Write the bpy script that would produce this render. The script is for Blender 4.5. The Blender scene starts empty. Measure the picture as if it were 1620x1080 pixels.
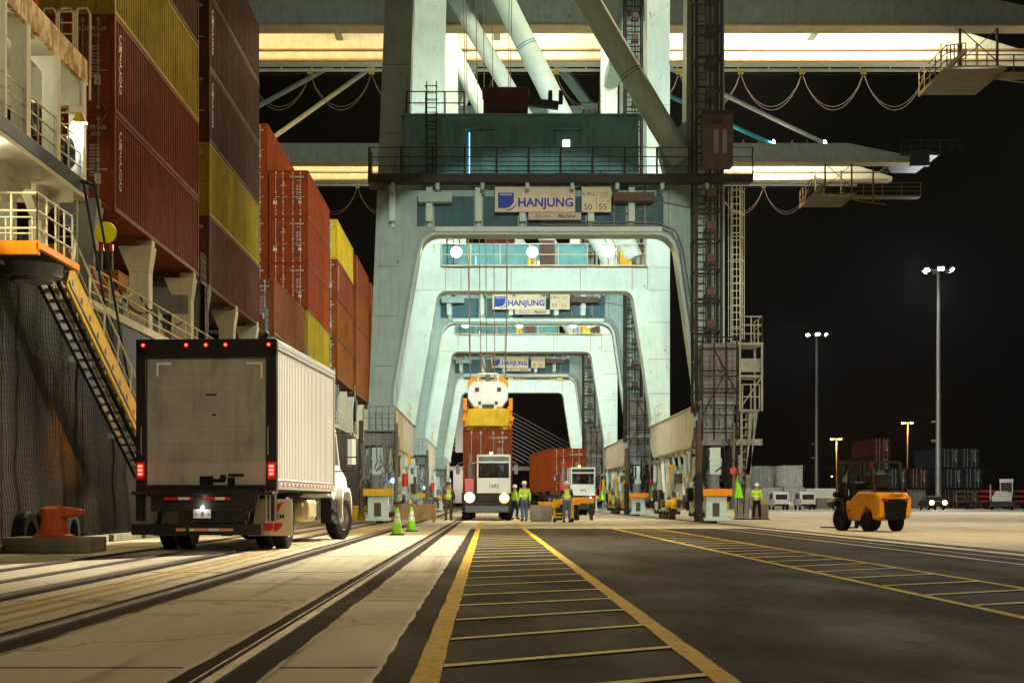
import bpy, bmesh, math, random
from mathutils import Vector, Matrix, Euler
random.seed(7)
R = math.radians
sc = bpy.context.scene
COL = sc.collection

# ------------------------------------------------------------------ materials
def new_mat(name):
    m = bpy.data.materials.new(name); m.use_nodes = True
    nt = m.node_tree; b = nt.nodes['Principled BSDF']
    return m, nt, b
def N(nt, t, **kw):
    n = nt.nodes.new(t)
    for k, v in kw.items():
        if k in n.inputs: n.inputs[k].default_value = v
        else: setattr(n, k, v)
    return n
def mixc(nt, fac, a, b, mode='MIX'):
    n = nt.nodes.new('ShaderNodeMix'); n.data_type = 'RGBA'; n.blend_type = mode
    for i, v in ((0, fac), (6, a), (7, b)):
        if hasattr(v, 'is_output'): nt.links.new(v, n.inputs[i])
        else: n.inputs[i].default_value = v if i == 0 else (tuple(v) + (1,))[:4]
    return n.outputs[2]
def ramp(nt, src, p0, p1, c0=(0, 0, 0), c1=(1, 1, 1)):
    n = nt.nodes.new('ShaderNodeValToRGB')
    n.color_ramp.elements[0].position = p0; n.color_ramp.elements[1].position = p1
    n.color_ramp.elements[0].color = (*c0, 1); n.color_ramp.elements[1].color = (*c1, 1)
    nt.links.new(src, n.inputs[0]); return n.outputs[0]
def coords(nt, scale=(1, 1, 1), obj=True):
    tc = nt.nodes.new('ShaderNodeTexCoord'); mp = nt.nodes.new('ShaderNodeMapping')
    mp.inputs['Scale'].default_value = scale
    nt.links.new(tc.outputs['Object'], mp.inputs[0]); return mp.outputs[0]
def noise(nt, vec, scale, detail=4, rough=.6):
    n = N(nt, 'ShaderNodeTexNoise', Scale=scale, Detail=detail, Roughness=rough)
    nt.links.new(vec, n.inputs['Vector']); return n.outputs['Fac']
MATS = {}
def paint(name, col, rough=.5, metal=0, dirt=.35, rust=0.0, dcol=None, scale=1.0, rcol=(.16, .06, .02), bump=.0):
    if name in MATS: return MATS[name]
    m, nt, b = new_mat(name)
    v = coords(nt); vs = coords(nt, (1, 1, .12))
    dc = dcol or tuple(c * .45 for c in col)
    f1 = ramp(nt, noise(nt, v, 1.3 * scale, 5, .65), .42, .72)
    f2 = ramp(nt, noise(nt, vs, 6 * scale, 4, .6), .48, .75)
    mul = N(nt, 'ShaderNodeMath', operation='MULTIPLY'); mul.inputs[1].default_value = dirt
    add = N(nt, 'ShaderNodeMath', operation='ADD'); nt.links.new(f1, add.inputs[0]); nt.links.new(f2, add.inputs[1])
    nt.links.new(add.outputs[0], mul.inputs[0])
    c = mixc(nt, mul.outputs[0], col, dc)
    if rust > 0:
        fr = ramp(nt, noise(nt, coords(nt, (1, 1, .45)), 3.1 * scale, 7, .72), .66 - rust * .25, .72 - rust * .2)
        c = mixc(nt, fr, c, rcol)
    nt.links.new(c, b.inputs['Base Color'])
    rr = ramp(nt, noise(nt, v, 4 * scale, 4), .3, .8, (rough * .8,) * 3, (min(1, rough * 1.25),) * 3)
    nt.links.new(rr, b.inputs['Roughness'])
    b.inputs['Metallic'].default_value = metal
    if rough > .4 and not metal: b.inputs['Specular IOR Level'].default_value = .06
    if bump:
        bp = N(nt, 'ShaderNodeBump', Strength=bump, Distance=.02)
        nt.links.new(noise(nt, v, 9 * scale, 5), bp.inputs['Height']); nt.links.new(bp.outputs[0], b.inputs['Normal'])
    MATS[name] = m; return m
def emit(name, col, s):
    if name in MATS: return MATS[name]
    m, nt, b = new_mat(name)
    b.inputs['Base Color'].default_value = (.8, .8, .8, 1)
    b.inputs['Emission Color'].default_value = (*col, 1); b.inputs['Emission Strength'].default_value = s
    MATS[name] = m; return m
def glass(name, tint=(.6, .7, .7), op=.25):
    m, nt, b = new_mat(name)
    tr = N(nt, 'ShaderNodeBsdfTransparent'); tr.inputs[0].default_value = (*tint, 1)
    gl = N(nt, 'ShaderNodeBsdfGlossy', Roughness=.05)
    mx = N(nt, 'ShaderNodeMixShader'); mx.inputs[0].default_value = op
    nt.links.new(tr.outputs[0], mx.inputs[1]); nt.links.new(gl.outputs[0], mx.inputs[2])
    nt.links.new(mx.outputs[0], nt.nodes['Material Output'].inputs[0])
    MATS[name] = m; return m

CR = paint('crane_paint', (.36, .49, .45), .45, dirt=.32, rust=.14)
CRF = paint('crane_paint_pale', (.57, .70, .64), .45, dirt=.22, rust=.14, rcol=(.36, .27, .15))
HOUSE = paint('house_teal', (.14, .35, .37), .5, dirt=.5, rust=.12)
SILL = paint('sill_cream', (.62, .62, .52), .5, dirt=.25, rust=.08)
BROWN = paint('brown_steel', (.115, .078, .058), .6, dirt=.5, rust=.2)
DARK = paint('dark_steel', (.035, .032, .03), .5, dirt=.4)
BLACK = paint('black_rubber', (.012, .012, .012), .6, dirt=.2)
BLK2 = paint('black_paint', (.018, .017, .016), .35, dirt=.3)
GALV = paint('galvanised', (.42, .42, .40), .4, metal=.4, dirt=.3)
GREYST = paint('grey_steel', (.24, .25, .24), .5, dirt=.4, rust=.1)
CREAM = paint('ship_cream', (.72, .70, .52), .45, dirt=.22, rust=.05, rcol=(.45, .20, .03))
CREAMR = paint('ship_cream_rusty', (.74, .64, .34), .5, dirt=.6, rust=.85, dcol=(.62, .34, .05), rcol=(.30, .11, .015))
YEL = paint('safety_yellow', (.78, .48, .03), .45, dirt=.4, rust=.08)
ORNG = paint('orange_paint', (.85, .30, .02), .45, dirt=.3)
BOLL = paint('bollard_orange', (.62, .13, .03), .5, dirt=.5, rust=.15)
CON = paint('old_concrete', (.30, .27, .20), .85, dirt=.6, bump=.5)
PAINTY = None
WHITE = paint('white_paint', (.78, .77, .72), .4, dirt=.2)
TRKW = paint('truck_cream', (.82, .81, .75), .38, dirt=.10, dcol=(.55, .5, .4))
DOORB = paint('door_beige', (.38, .36, .30), .5, dirt=.5, dcol=(.18, .165, .13))
LIME = paint('lime_plastic', (.30, .85, .04), .45, dirt=.1)
VEST = paint('vest_lime', (.55, .85, .03), .7, dirt=.1)
REFL = paint('reflective_band', (.85, .85, .80), .3, dirt=.1)
WOOD = paint('crate_wood', (.42, .27, .14), .8, dirt=.6, scale=2)
SKIN = paint('skin', (.45, .27, .19), .55, dirt=.1)
NAVY = paint('dark_cloth', (.03, .035, .06), .85, dirt=.2)
JEAN = paint('denim', (.10, .14, .24), .85, dirt=.3)
CAMO = paint('camouflage_cloth', (.15, .12, .07), .9, dirt=1.0, dcol=(.035, .04, .02), scale=6)
BLUEJ = paint('blue_jacket', (.03, .14, .55), .8, dirt=.2)
GLASS = glass('window_glass')
REDE = emit('tail_red', (1, .03, .02), 9)
REDP = paint('red_reflector', (.6, .02, .015), .35, dirt=.1)
ORP = paint('orange_reflector', (.85, .38, .2), .35, dirt=.1)
CABLE = paint('cable_black', (.03, .028, .025), .5, dirt=.2)
ROPE = paint('wire_rope', (.20, .16, .11), .5, dirt=.4)
FEST = paint('festoon_cable', (.085, .062, .058), .5, dirt=.3)
LW = emit('lamp_white', (1, .97, .9), 60)
LWH = emit('lamp_mast_white', (.95, 1, .95), 45)
LO = emit('lamp_sodium', (1, .40, .07), 30)
HEAD = emit('headlight_warm', (1, .72, .38), 60)

# ------------------------------------------------------------------ mesh builder
def fillet(pts, seg=6):
    """pts: (a,b) or (a,b,r) -> polygon with rounded corners"""
    out = []; n = len(pts)
    for i, p in enumerate(pts):
        if len(p) < 3: out.append((p[0], p[1])); continue
        P = Vector(p[:2]); A = Vector(pts[i - 1][:2]) - P; B = Vector(pts[(i + 1) % n][:2]) - P
        A.normalize(); B.normalize(); ang = A.angle(B); d = p[2] / math.tan(ang / 2)
        p0 = P + A * d; p1 = P + B * d
        c = P + (A + B).normalized() * (p[2] / math.sin(ang / 2))
        a0 = math.atan2(*(p0 - c).yx); a1 = math.atan2(*(p1 - c).yx)
        da = (a1 - a0 + math.pi) % (2 * math.pi) - math.pi
        for k in range(seg + 1):
            a = a0 + da * k / seg; out.append((c.x + p[2] * math.cos(a), c.y + p[2] * math.sin(a)))
    return out
class MB:
    def __init__(s): s.v = []; s.f = []
    def add(s, vs, fs):
        o = len(s.v); s.v += [Vector(v) for v in vs]; s.f += [tuple(i + o for i in f) for f in fs]; return s
    def box(s, x0, x1, y0, y1, z0, z1, M=None):
        vs = [Vector((x, y, z)) for x in (x0, x1) for y in (y0, y1) for z in (z0, z1)]
        if M: vs = [M @ v for v in vs]
        return s.add(vs, [(0, 1, 3, 2), (4, 6, 7, 5), (0, 4, 5, 1), (2, 3, 7, 6), (0, 2, 6, 4), (1, 5, 7, 3)])
    def bar(s, p0, p1, w, h=None, up=(0, 0, 1)):
        """rectangular bar between two points"""
        h = h or w; p0 = Vector(p0); p1 = Vector(p1); d = (p1 - p0); L = d.length; d.normalize()
        u = Vector(up)
        if abs(d.dot(u)) > .98: u = Vector((0, 1, 0))
        sx = d.cross(u).normalized(); sz = sx.cross(d)
        vs = [p0 + d * (L * a) + sx * (w / 2 * b) + sz * (h / 2 * c) for a in (0, 1) for b in (-1, 1) for c in (-1, 1)]
        return s.add(vs, [(0, 1, 3, 2), (4, 6, 7, 5), (0, 4, 5, 1), (2, 3, 7, 6), (0, 2, 6, 4), (1, 5, 7, 3)])
    def prism(s, poly, ax, a0, a1):
        def P(p, t):
            return {'y': (p[0], t, p[1]), 'x': (t, p[0], p[1]), 'z': (p[0], p[1], t)}[ax]
        n = len(poly); vs = [P(p, a0) for p in poly] + [P(p, a1) for p in poly]
        fs = [tuple(range(n)), tuple(range(2 * n - 1, n - 1, -1))] + [(i, (i + 1) % n, n + (i + 1) % n, n + i) for i in range(n)]
        return s.add(vs, fs)
    def cyl(s, p0, p1, r0, r1=None, seg=14, cap=True):
        r1 = r0 if r1 is None else r1; p0 = Vector(p0); p1 = Vector(p1); d = (p1 - p0).normalized()
        u = Vector((0, 0, 1)) if abs(d.z) < .9 else Vector((1, 0, 0)); a = d.cross(u).normalized(); b = d.cross(a)
        vs = []
        for p, r in ((p0, r0), (p1, r1)):
            vs += [p + a * (r * math.cos(2 * math.pi * k / seg)) + b * (r * math.sin(2 * math.pi * k / seg)) for k in range(seg)]
        fs = [(i, (i + 1) % seg, seg + (i + 1) % seg, seg + i) for i in range(seg)]
        if cap: fs += [tuple(range(seg)), tuple(range(2 * seg - 1, seg - 1, -1))]
        return s.add(vs, fs)
    def tube(s, pts, r, seg=5):
        pts = [Vector(p) for p in pts]; n = len(pts); vs = []; prev = None
        for i, p in enumerate(pts):
            d = (pts[min(i + 1, n - 1)] - pts[max(i - 1, 0)]).normalized()
            if prev is None:
                u = Vector((0, 0, 1)) if abs(d.z) < .9 else Vector((1, 0, 0)); a = d.cross(u).normalized()
            else: a = (prev - d * prev.dot(d)).normalized()
            prev = a; b = d.cross(a)
            vs += [p + a * (r * math.cos(2 * math.pi * k / seg)) + b * (r * math.sin(2 * math.pi * k / seg)) for k in range(seg)]
        fs = [(i * seg + k, i * seg + (k + 1) % seg, (i + 1) * seg + (k + 1) % seg, (i + 1) * seg + k) for i in range(n - 1) for k in range(seg)]
        fs += [tuple(range(seg)), tuple(range(n * seg - 1, (n - 1) * seg - 1, -1))]
        return s.add(vs, fs)
    def lathe(s, prof, c=(0, 0, 0), seg=20, axis='z', cap=True):
        vs = []; c = Vector(c)
        for r, h in prof:
            for k in range(seg):
                a = 2 * math.pi * k / seg
                q = (r * math.cos(a), r * math.sin(a), h)
                if axis == 'y': q = (q[0], q[2], q[1])
                if axis == 'x': q = (q[2], q[0], q[1])
                vs.append(c + Vector(q))
        m = len(prof)
        fs = [(i * seg + k, i * seg + (k + 1) % seg, (i + 1) * seg + (k + 1) % seg, (i + 1) * seg + k) for i in range(m - 1) for k in range(seg)]
        if cap: fs += [tuple(range(seg)), tuple(range(m * seg - 1, (m - 1) * seg - 1, -1))]
        return s.add(vs, fs)
    def rail(s, p0, p1, h=1.05, n=2, sp=1.5, r=.022, post=None):
        """handrail with posts between two points"""
        p0 = Vector(p0); p1 = Vector(p1); L = (p1 - p0).length; k = max(1, round(L / sp))
        for j in range(n): s.cyl(p0 + Vector((0, 0, h * (j + 1) / n)), p1 + Vector((0, 0, h * (j + 1) / n)), r, seg=5)
        for i in range(k + 1):
            p = p0.lerp(p1, i / k); s.cyl(p, p + Vector((0, 0, h)), post or r * 1.2, seg=5)
        return s
    def ladder(s, x, y, z0, z1, w=.45, ax='x', r=.025, step=.3):
        d = Vector((w / 2, 0, 0)) if ax == 'x' else Vector((0, w / 2, 0)); c = Vector((x, y, 0))
        for q in (-1, 1): s.cyl(c + d * q + Vector((0, 0, z0)), c + d * q + Vector((0, 0, z1)), r, seg=5)
        z = z0 + .15
        while z < z1: s.cyl(c - d + Vector((0, 0, z)), c + d + Vector((0, 0, z)), r * .8, seg=4); z += step
        return s
    def text(s, body, size, M, bold=.0, shear=0, th=.004, ax='CENTER', sp=1.0):
        cu = bpy.data.curves.new('t', 'FONT'); cu.body = body; cu.size = size; cu.align_x = ax; cu.align_y = 'CENTER'
        cu.offset = bold * size; cu.shear = shear; cu.extrude = th / 2; cu.resolution_u = 3; cu.space_character = sp
        o = bpy.data.objects.new('t', cu); COL.objects.link(o)
        dg = bpy.context.evaluated_depsgraph_get(); me = bpy.data.meshes.new_from_object(o.evaluated_get(dg))
        s.add([M @ v.co for v in me.vertices], [tuple(p.vertices) for p in me.polygons])
        bpy.data.objects.remove(o); bpy.data.curves.remove(cu); bpy.data.meshes.remove(me); return s
    def build(s, name, mat, parent=None, bevel=0, smooth=True, loc=None, mats=None, midx=None):
        me = bpy.data.meshes.new(name); me.from_pydata(s.v, [], s.f)
        bm = bmesh.new(); bm.from_mesh(me); bmesh.ops.recalc_face_normals(bm, faces=bm.faces); bm.to_mesh(me); bm.free()
        me.materials.append(mat)
        if smooth: me.shade_smooth(); me.set_sharp_from_angle(angle=R(32))
        o = bpy.data.objects.new(name, me); COL.objects.link(o)
        if parent: o.parent = parent
        if loc: o.location = loc
        if bevel:
            b = o.modifiers.new('bevel', 'BEVEL'); b.width = bevel; b.segments = 2; b.limit_method = 'ANGLE'; b.angle_limit = R(40)
        return o
def faceN(x, y, z, rz=0):   # text matrix: upright, readable from -Y
    return Matrix.Translation((x, y, z)) @ Matrix.Rotation(rz, 4, 'Z') @ Matrix.Rotation(R(90), 4, 'X')
def empty(name, loc=(0, 0, 0), rz=0, label=None, cat=None, group=None):
    o = bpy.data.objects.new(name, None); COL.objects.link(o); o.location = loc; o.rotation_euler = (0, 0, rz)
    o.empty_display_size = .2
    tag(o, label, cat, group); return o
def tag(o, label=None, cat=None, group=None, kind=None):
    for k, v in (('label', label), ('category', cat), ('group', group), ('kind', kind)):
        if v: o[k] = v
    return o
def copy_tree(o, parent=None):
    c = o.copy(); COL.objects.link(c); c.parent = parent
    for ch in [x for x in o.children if x.type != 'LIGHT']: copy_tree(ch, c)
    return c
def spot(loc, tgt, e, col=(1, .9, .7), ang=100, blend=.6, r=.25, parent=None):
    l = bpy.data.lights.new('spot', 'SPOT'); l.energy = e; l.color = col; l.spot_size = R(ang); l.spot_blend = blend; l.shadow_soft_size = r
    o = bpy.data.objects.new('lamp_beam', l); COL.objects.link(o); o.location = loc
    o.rotation_euler = (Vector(tgt) - Vector(loc)).to_track_quat('-Z', 'Y').to_euler()
    if parent: o.parent = parent
    return o
def area(loc, tgt, e, col, sx, sy, parent=None, spread=180):
    l = bpy.data.lights.new('area', 'AREA'); l.shape = 'RECTANGLE'; l.size = sx; l.size_y = sy; l.energy = e; l.color = col; l.spread = R(spread)
    o = bpy.data.objects.new('lamp_strip_light', l); COL.objects.link(o); o.location = loc
    o.rotation_euler = (Vector(tgt) - Vector(loc)).to_track_quat('-Z', 'Y').to_euler()
    if parent: o.parent = parent
    return o
def point(loc, e, col, r=.1, parent=None):
    l = bpy.data.lights.new('pt', 'POINT'); l.energy = e; l.color = col; l.shadow_soft_size = r
    o = bpy.data.objects.new('lamp_glow', l); COL.objects.link(o); o.location = loc
    if parent: o.parent = parent
    return o

# ------------------------------------------------------------------ camera, world
cam = bpy.data.cameras.new('camera'); co = bpy.data.objects.new('camera', cam); COL.objects.link(co)
co.location = (0, 0, .9); co.rotation_euler = (R(90), 0, 0)
cam.lens = 50; cam.sensor_width = 36; cam.shift_x = (810 - 772) / 1620; cam.shift_y = (793 - 540) / 1620
cam.clip_start = .1; cam.clip_end = 5000; sc.camera = co
w = bpy.data.worlds.new('World'); sc.world = w; w.use_nodes = True
wn = w.node_tree; bg = wn.nodes['Background']
sky = wn.nodes.new('ShaderNodeTexSky'); sky.sky_type = 'NISHITA'; sky.sun_disc = False
sky.sun_elevation = R(-7); sky.sun_rotation = R(120)
wn.links.new(sky.outputs[0], bg.inputs[0]); bg.inputs[1].default_value = .05
sc.view_settings.view_transform = 'Standard'; sc.view_settings.look = 'None'; sc.view_settings.exposure = 0; sc.view_settings.gamma = 1
sc.cycles.max_bounces = 5; sc.cycles.diffuse_bounces = 2; sc.cycles.glossy_bounces = 2; sc.cycles.transparent_max_bounces = 8
sc.cycles.use_denoising = True; sc.cycles.sample_clamp_indirect = 4; sc.cycles.use_light_tree = True
sc.cycles.caustics_reflective = False; sc.cycles.caustics_refractive = False

# ------------------------------------------------------------------ ground
def ground_mat(name, base, dark, light, rough, kind):
    m, nt, b = new_mat(name); v = coords(nt)
    big = ramp(nt, noise(nt, coords(nt, (1, .35, 1)), .35, 5, .62), .35, .7)
    fine = ramp(nt, noise(nt, v, 16 if kind == 'c' else 60, 9, .85), .36, .64)
    c = mixc(nt, big, base, dark); 
    h = N(nt, 'ShaderNodeMath', operation='MULTIPLY'); h.inputs[1].default_value = .6; nt.links.new(fine, h.inputs[0])
    c = mixc(nt, h.outputs[0], c, light)
    # long stains running along the quay
    st = ramp(nt, noise(nt, coords(nt, (2.2, .06, 1)), 1.4, 5, .6), .55, .68)
    hh = N(nt, 'ShaderNodeMath', operation='MULTIPLY'); hh.inputs[1].default_value = .55 if kind == 'c' else .4; nt.links.new(st, hh.inputs[0])
    c = mixc(nt, hh.outputs[0], c, tuple(x * (.55 if kind == 'c' else .6) for x in dark) if kind != 'c' else (.17, .11, .045))
    # tyre scuffs: ring shaped bands
    wv = N(nt, 'ShaderNodeTexWave', Scale=.8, Distortion=9, Detail=3, wave_type='RINGS'); wv.inputs['Detail Scale'].default_value = .6
    nt.links.new(coords(nt, (.5, .22, 1)), wv.inputs['Vector'])
    wr = ramp(nt, wv.outputs['Fac'], .86, .98); sp = ramp(nt, noise(nt, v, .25, 2), .5, .62)
    mm = N(nt, 'ShaderNodeMath', operation='MULTIPLY'); nt.links.new(wr, mm.inputs[0]); nt.links.new(sp, mm.inputs[1])
    m2 = N(nt, 'ShaderNodeMath', operation='MULTIPLY'); nt.links.new(mm.outputs[0], m2.inputs[0]); m2.inputs[1].default_value = .45
    c = mixc(nt, m2.outputs[0], c, tuple(x * .4 for x in dark))
    # oil spots / blotches
    vo = N(nt, 'ShaderNodeTexVoronoi', Scale=.8); nt.links.new(v, vo.inputs['Vector'])
    os_ = ramp(nt, vo.outputs['Distance'], .05, .16, (1, 1, 1), (0, 0, 0))
    m3 = N(nt, 'ShaderNodeMath', operation='MULTIPLY'); nt.links.new(os_, m3.inputs[0]); m3.inputs[1].default_value = .35
    c = mixc(nt, m3.outputs[0], c, tuple(x * .35 for x in base))
    # cracks
    vc = N(nt, 'ShaderNodeTexVoronoi', Scale=.28, feature='DISTANCE_TO_EDGE')
    dv = N(nt, 'ShaderNodeVectorMath', operation='ADD')
    nz = N(nt, 'ShaderNodeTexNoise', Scale=2.5, Detail=4); nt.links.new(v, nz.inputs['Vector'])
    nt.links.new(v, dv.inputs[0]); nt.links.new(nz.outputs['Color'], dv.inputs[1]); nt.links.new(dv.outputs[0], vc.inputs['Vector'])
    cr = ramp(nt, vc.outputs['Distance'], .004, .012, (1, 1, 1), (0, 0, 0))
    m4 = N(nt, 'ShaderNodeMath', operation='MULTIPLY'); nt.links.new(cr, m4.inputs[0]); m4.inputs[1].default_value = .6
    c = mixc(nt, m4.outputs[0], c, tuple(x * .3 for x in base))
    nt.links.new(c, b.inputs['Base Color'])
    rr = ramp(nt, noise(nt, coords(nt, (1, .4, 1)), .9, 5), .3, .75, (rough * .7,) * 3, (min(1, rough * 1.1),) * 3)
    b.inputs['Specular IOR Level'].default_value = .06 if kind == 'c' else .015
    nt.links.new(rr, b.inputs['Roughness'])
    bp = N(nt, 'ShaderNodeBump', Strength=.35, Distance=.01)
    nt.links.new(noise(nt, v, 45 if kind == 'c' else 90, 5, .7), bp.inputs['Height']); nt.links.new(bp.outputs[0], b.inputs['Normal'])
    return m
CONC = ground_mat('quay_concrete', (.49, .445, .335), (.35, .31, .225), (.62, .575, .46), .9, 'c')
ASPH = ground_mat('asphalt', (.028, .0225, .0125), (.024, .0195, .0115), (.062, .052, .034), .95, 'a')
INF = ground_mat('rail_infill', (.026, .020, .012), (.014, .011, .007), (.06, .046, .030), 1.0, 'a')
def line_mat(name, col, under, wear):
    m, nt, b = new_mat(name); v = coords(nt)
    a = ramp(nt, noise(nt, v, 9, 7, .8), .5 + wear * .0, .50 + .12)
    k = N(nt, 'ShaderNodeMath', operation='MULTIPLY'); k.inputs[1].default_value = wear; nt.links.new(a, k.inputs[0])
    c = mixc(nt, k.outputs[0], col, under)
    g = ramp(nt, noise(nt, coords(nt, (1, .3, 1)), 2.2, 5), .35, .7); k2 = N(nt, 'ShaderNodeMath', operation='MULTIPLY'); k2.inputs[1].default_value = .4; nt.links.new(g, k2.inputs[0])
    c = mixc(nt, k2.outputs[0], c, tuple(x * .5 for x in col))
    nt.links.new(c, b.inputs['Base Color']); b.inputs['Roughness'].default_value = .8; b.inputs['Specular IOR Level'].default_value = .06; return m
YLINE = line_mat('yellow_line', (.72, .48, .012), (.10, .07, .02), .6)
YLINE2 = line_mat('pale_yellow_line', (.80, .68, .24), (.12, .10, .05), .45)
PALE = ground_mat('pale_concrete', (.50, .45, .34), (.36, .32, .23), (.55, .5, .4), .7, 'c')

def strip(x0, x1, y0, y1, z, wob=0, n=80, seed=1):
    rr = random.Random(seed); vs = []; fs = []
    for i in range(n + 1):
        t = i / n; y = y0 + (y1 - y0) * t ** 1.6 if y1 - y0 > 40 else y0 + (y1 - y0) * t
        vs += [(x0 + rr.uniform(-wob, wob), y, z), (x1 + rr.uniform(-wob, wob), y, z)]
    fs = [(2 * i, 2 * i + 1, 2 * i + 3, 2 * i + 2) for i in range(n)]
    return vs, fs
g = MB().add([(-8.7, -60, 0), (1500, -60, 0), (1500, 2500, 0), (-8.7, 2500, 0), (-8.7, -60, -6), (-8.7, 2500, -6)], [(0, 1, 2, 3), (0, 3, 5, 4)])
tag(g.build('ground', CONC, smooth=False), kind='structure')
wm, nt, b = new_mat('water'); b.inputs['Base Color'].default_value = (.01, .014, .014, 1); b.inputs['Roughness'].default_value = .08
bp = N(nt, 'ShaderNodeBump', Strength=.4, Distance=.2); nt.links.new(noise(nt, coords(nt), .8, 5), bp.inputs['Height']); nt.links.new(bp.outputs[0], b.inputs['Normal'])
tag(MB().add([(-1500, -60, -3.2), (-8.7, -60, -3.2), (-8.7, 2500, -3.2), (-1500, 2500, -3.2)], [(0, 1, 2, 3)]).build('water', wm, smooth=False), kind='structure')
a = MB().add(*strip(-.586, 9.0, -8, 47.4, .004, .02, 120, 3))
tag(a.build('road', ASPH, smooth=False), kind='structure')
rl = MB()
for x0, x1, wob in ((-1.59, -1.15, .012), (-3.32, -2.86, .02), (-4.73, -4.37, .012), (-5.5, -5.33, .006), (-6.45, -6.2, .01), (9.15, 9.5, .01)):
    rl.add(*strip(x0, x1, -8, 260, .004 if x1 < 9 else .009, wob, 160, int(-x0 * 100) if x0 < 0 else 5))
tag(rl.build('rail_infill_strips', INF, smooth=False), kind='structure')
RAILM = paint('rail_steel', (.085, .062, .042), .6, metal=.3, dirt=.8)
rm = MB()
for x in (-1.37, -3.1, -4.55, -5.41, -6.33, 9.31):
    rm.box(x - .035, x + .035, -8, 260, .0, .022)
    rm.box(x - .10, x - .085, -8, 260, .0, .014); 
tag(rm.build('crane_rails', RAILM, smooth=False), kind='structure')
yl = MB()
for x0, x1 in ((-.385, -.245), (1.12, 1.25), (4.08, 4.18), (5.48, 5.57)):
    yl.add(*strip(x0, x1, -8, 62 if x0 < 2 else 47, .009, .006, 140, int(x1 * 50) + 99))
tag(yl.build('painted_lines', YLINE, smooth=False), kind='structure')
yr = MB(); rr = random.Random(5)
y = -1.0
while y < 46:
    y += rr.choice((1.35, 1.5, 1.6, 1.5)); wj = .035
    for xa, xb, dy in ((-.24, 1.12, .95), (4.18, 5.48, .9)):
        d = rr.uniform(-.12, .12)
        yr.add([(xa, y, .0125), (xb, y + dy + d, .0125), (xb, y + dy + d + 3.6 * wj, .0125), (xa, y + 3.6 * wj, .0125)], [(0, 1, 2, 3)])
tag(yr.build('painted_rungs', YLINE2, smooth=False), kind='structure')
pl = MB()
for x0, x1, z in ((7.55, 7.63, .009), (8.2, 8.25, .009)): pl.add(*strip(x0, x1, 2, 47, z, .004, 60, 8))
for x0, x1 in ((8.75, 9.1), (9.6, 10.0)): pl.add(*strip(x0, x1, -4, 150, .0105, .01, 60, 9))
tag(pl.build('pale_strips', PALE, smooth=False), kind='structure')
FADED = line_mat('faded_yellow', (.50, .30, .04), (.36, .30, .19), .95)
fy = MB()
for x0, x1 in ((-3.66, -3.58), (-4.12, -4.06), (-3.95, -3.85)): fy.add(*strip(x0, x1, -4, 60, .0045, .012, 140, int(-x0 * 90)))
tag(fy.build('faded_lines', FADED, smooth=False), kind='structure')
ed = MB()
for x0, x1 in ((-1.635, -1.585), (-1.15, -1.135), (-3.345, -3.315), (-2.865, -2.85), (-4.75, -4.725), (-.60, -.575)): ed.add(*strip(x0, x1, -4, 90, .0065, .012, 200, int(-x0 * 70)))
tag(ed.build('slot_edges', PALE, smooth=False), kind='structure')
jt = MB(); y = 2.5
while y < 60:
    for xa, xb in ((-1.13, -.60), (-2.84, -1.64), (-4.35, -3.35), (-8.3, -6.5)): jt.box(xa, xb, y, y + .02, -.01, .003)
    y += 5.2
tag(jt.build('slab_joints', INF, smooth=False), kind='structure')
# kerb / bull rail on the quay edge with gaps
kb = MB(); y = -10
while y < 200: kb.box(-8.68, -8.42, y, y + 2.6, .0, .16); y += 3.0
tag(kb.build('quay_kerb', CON, bevel=.02), kind='structure')
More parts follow.
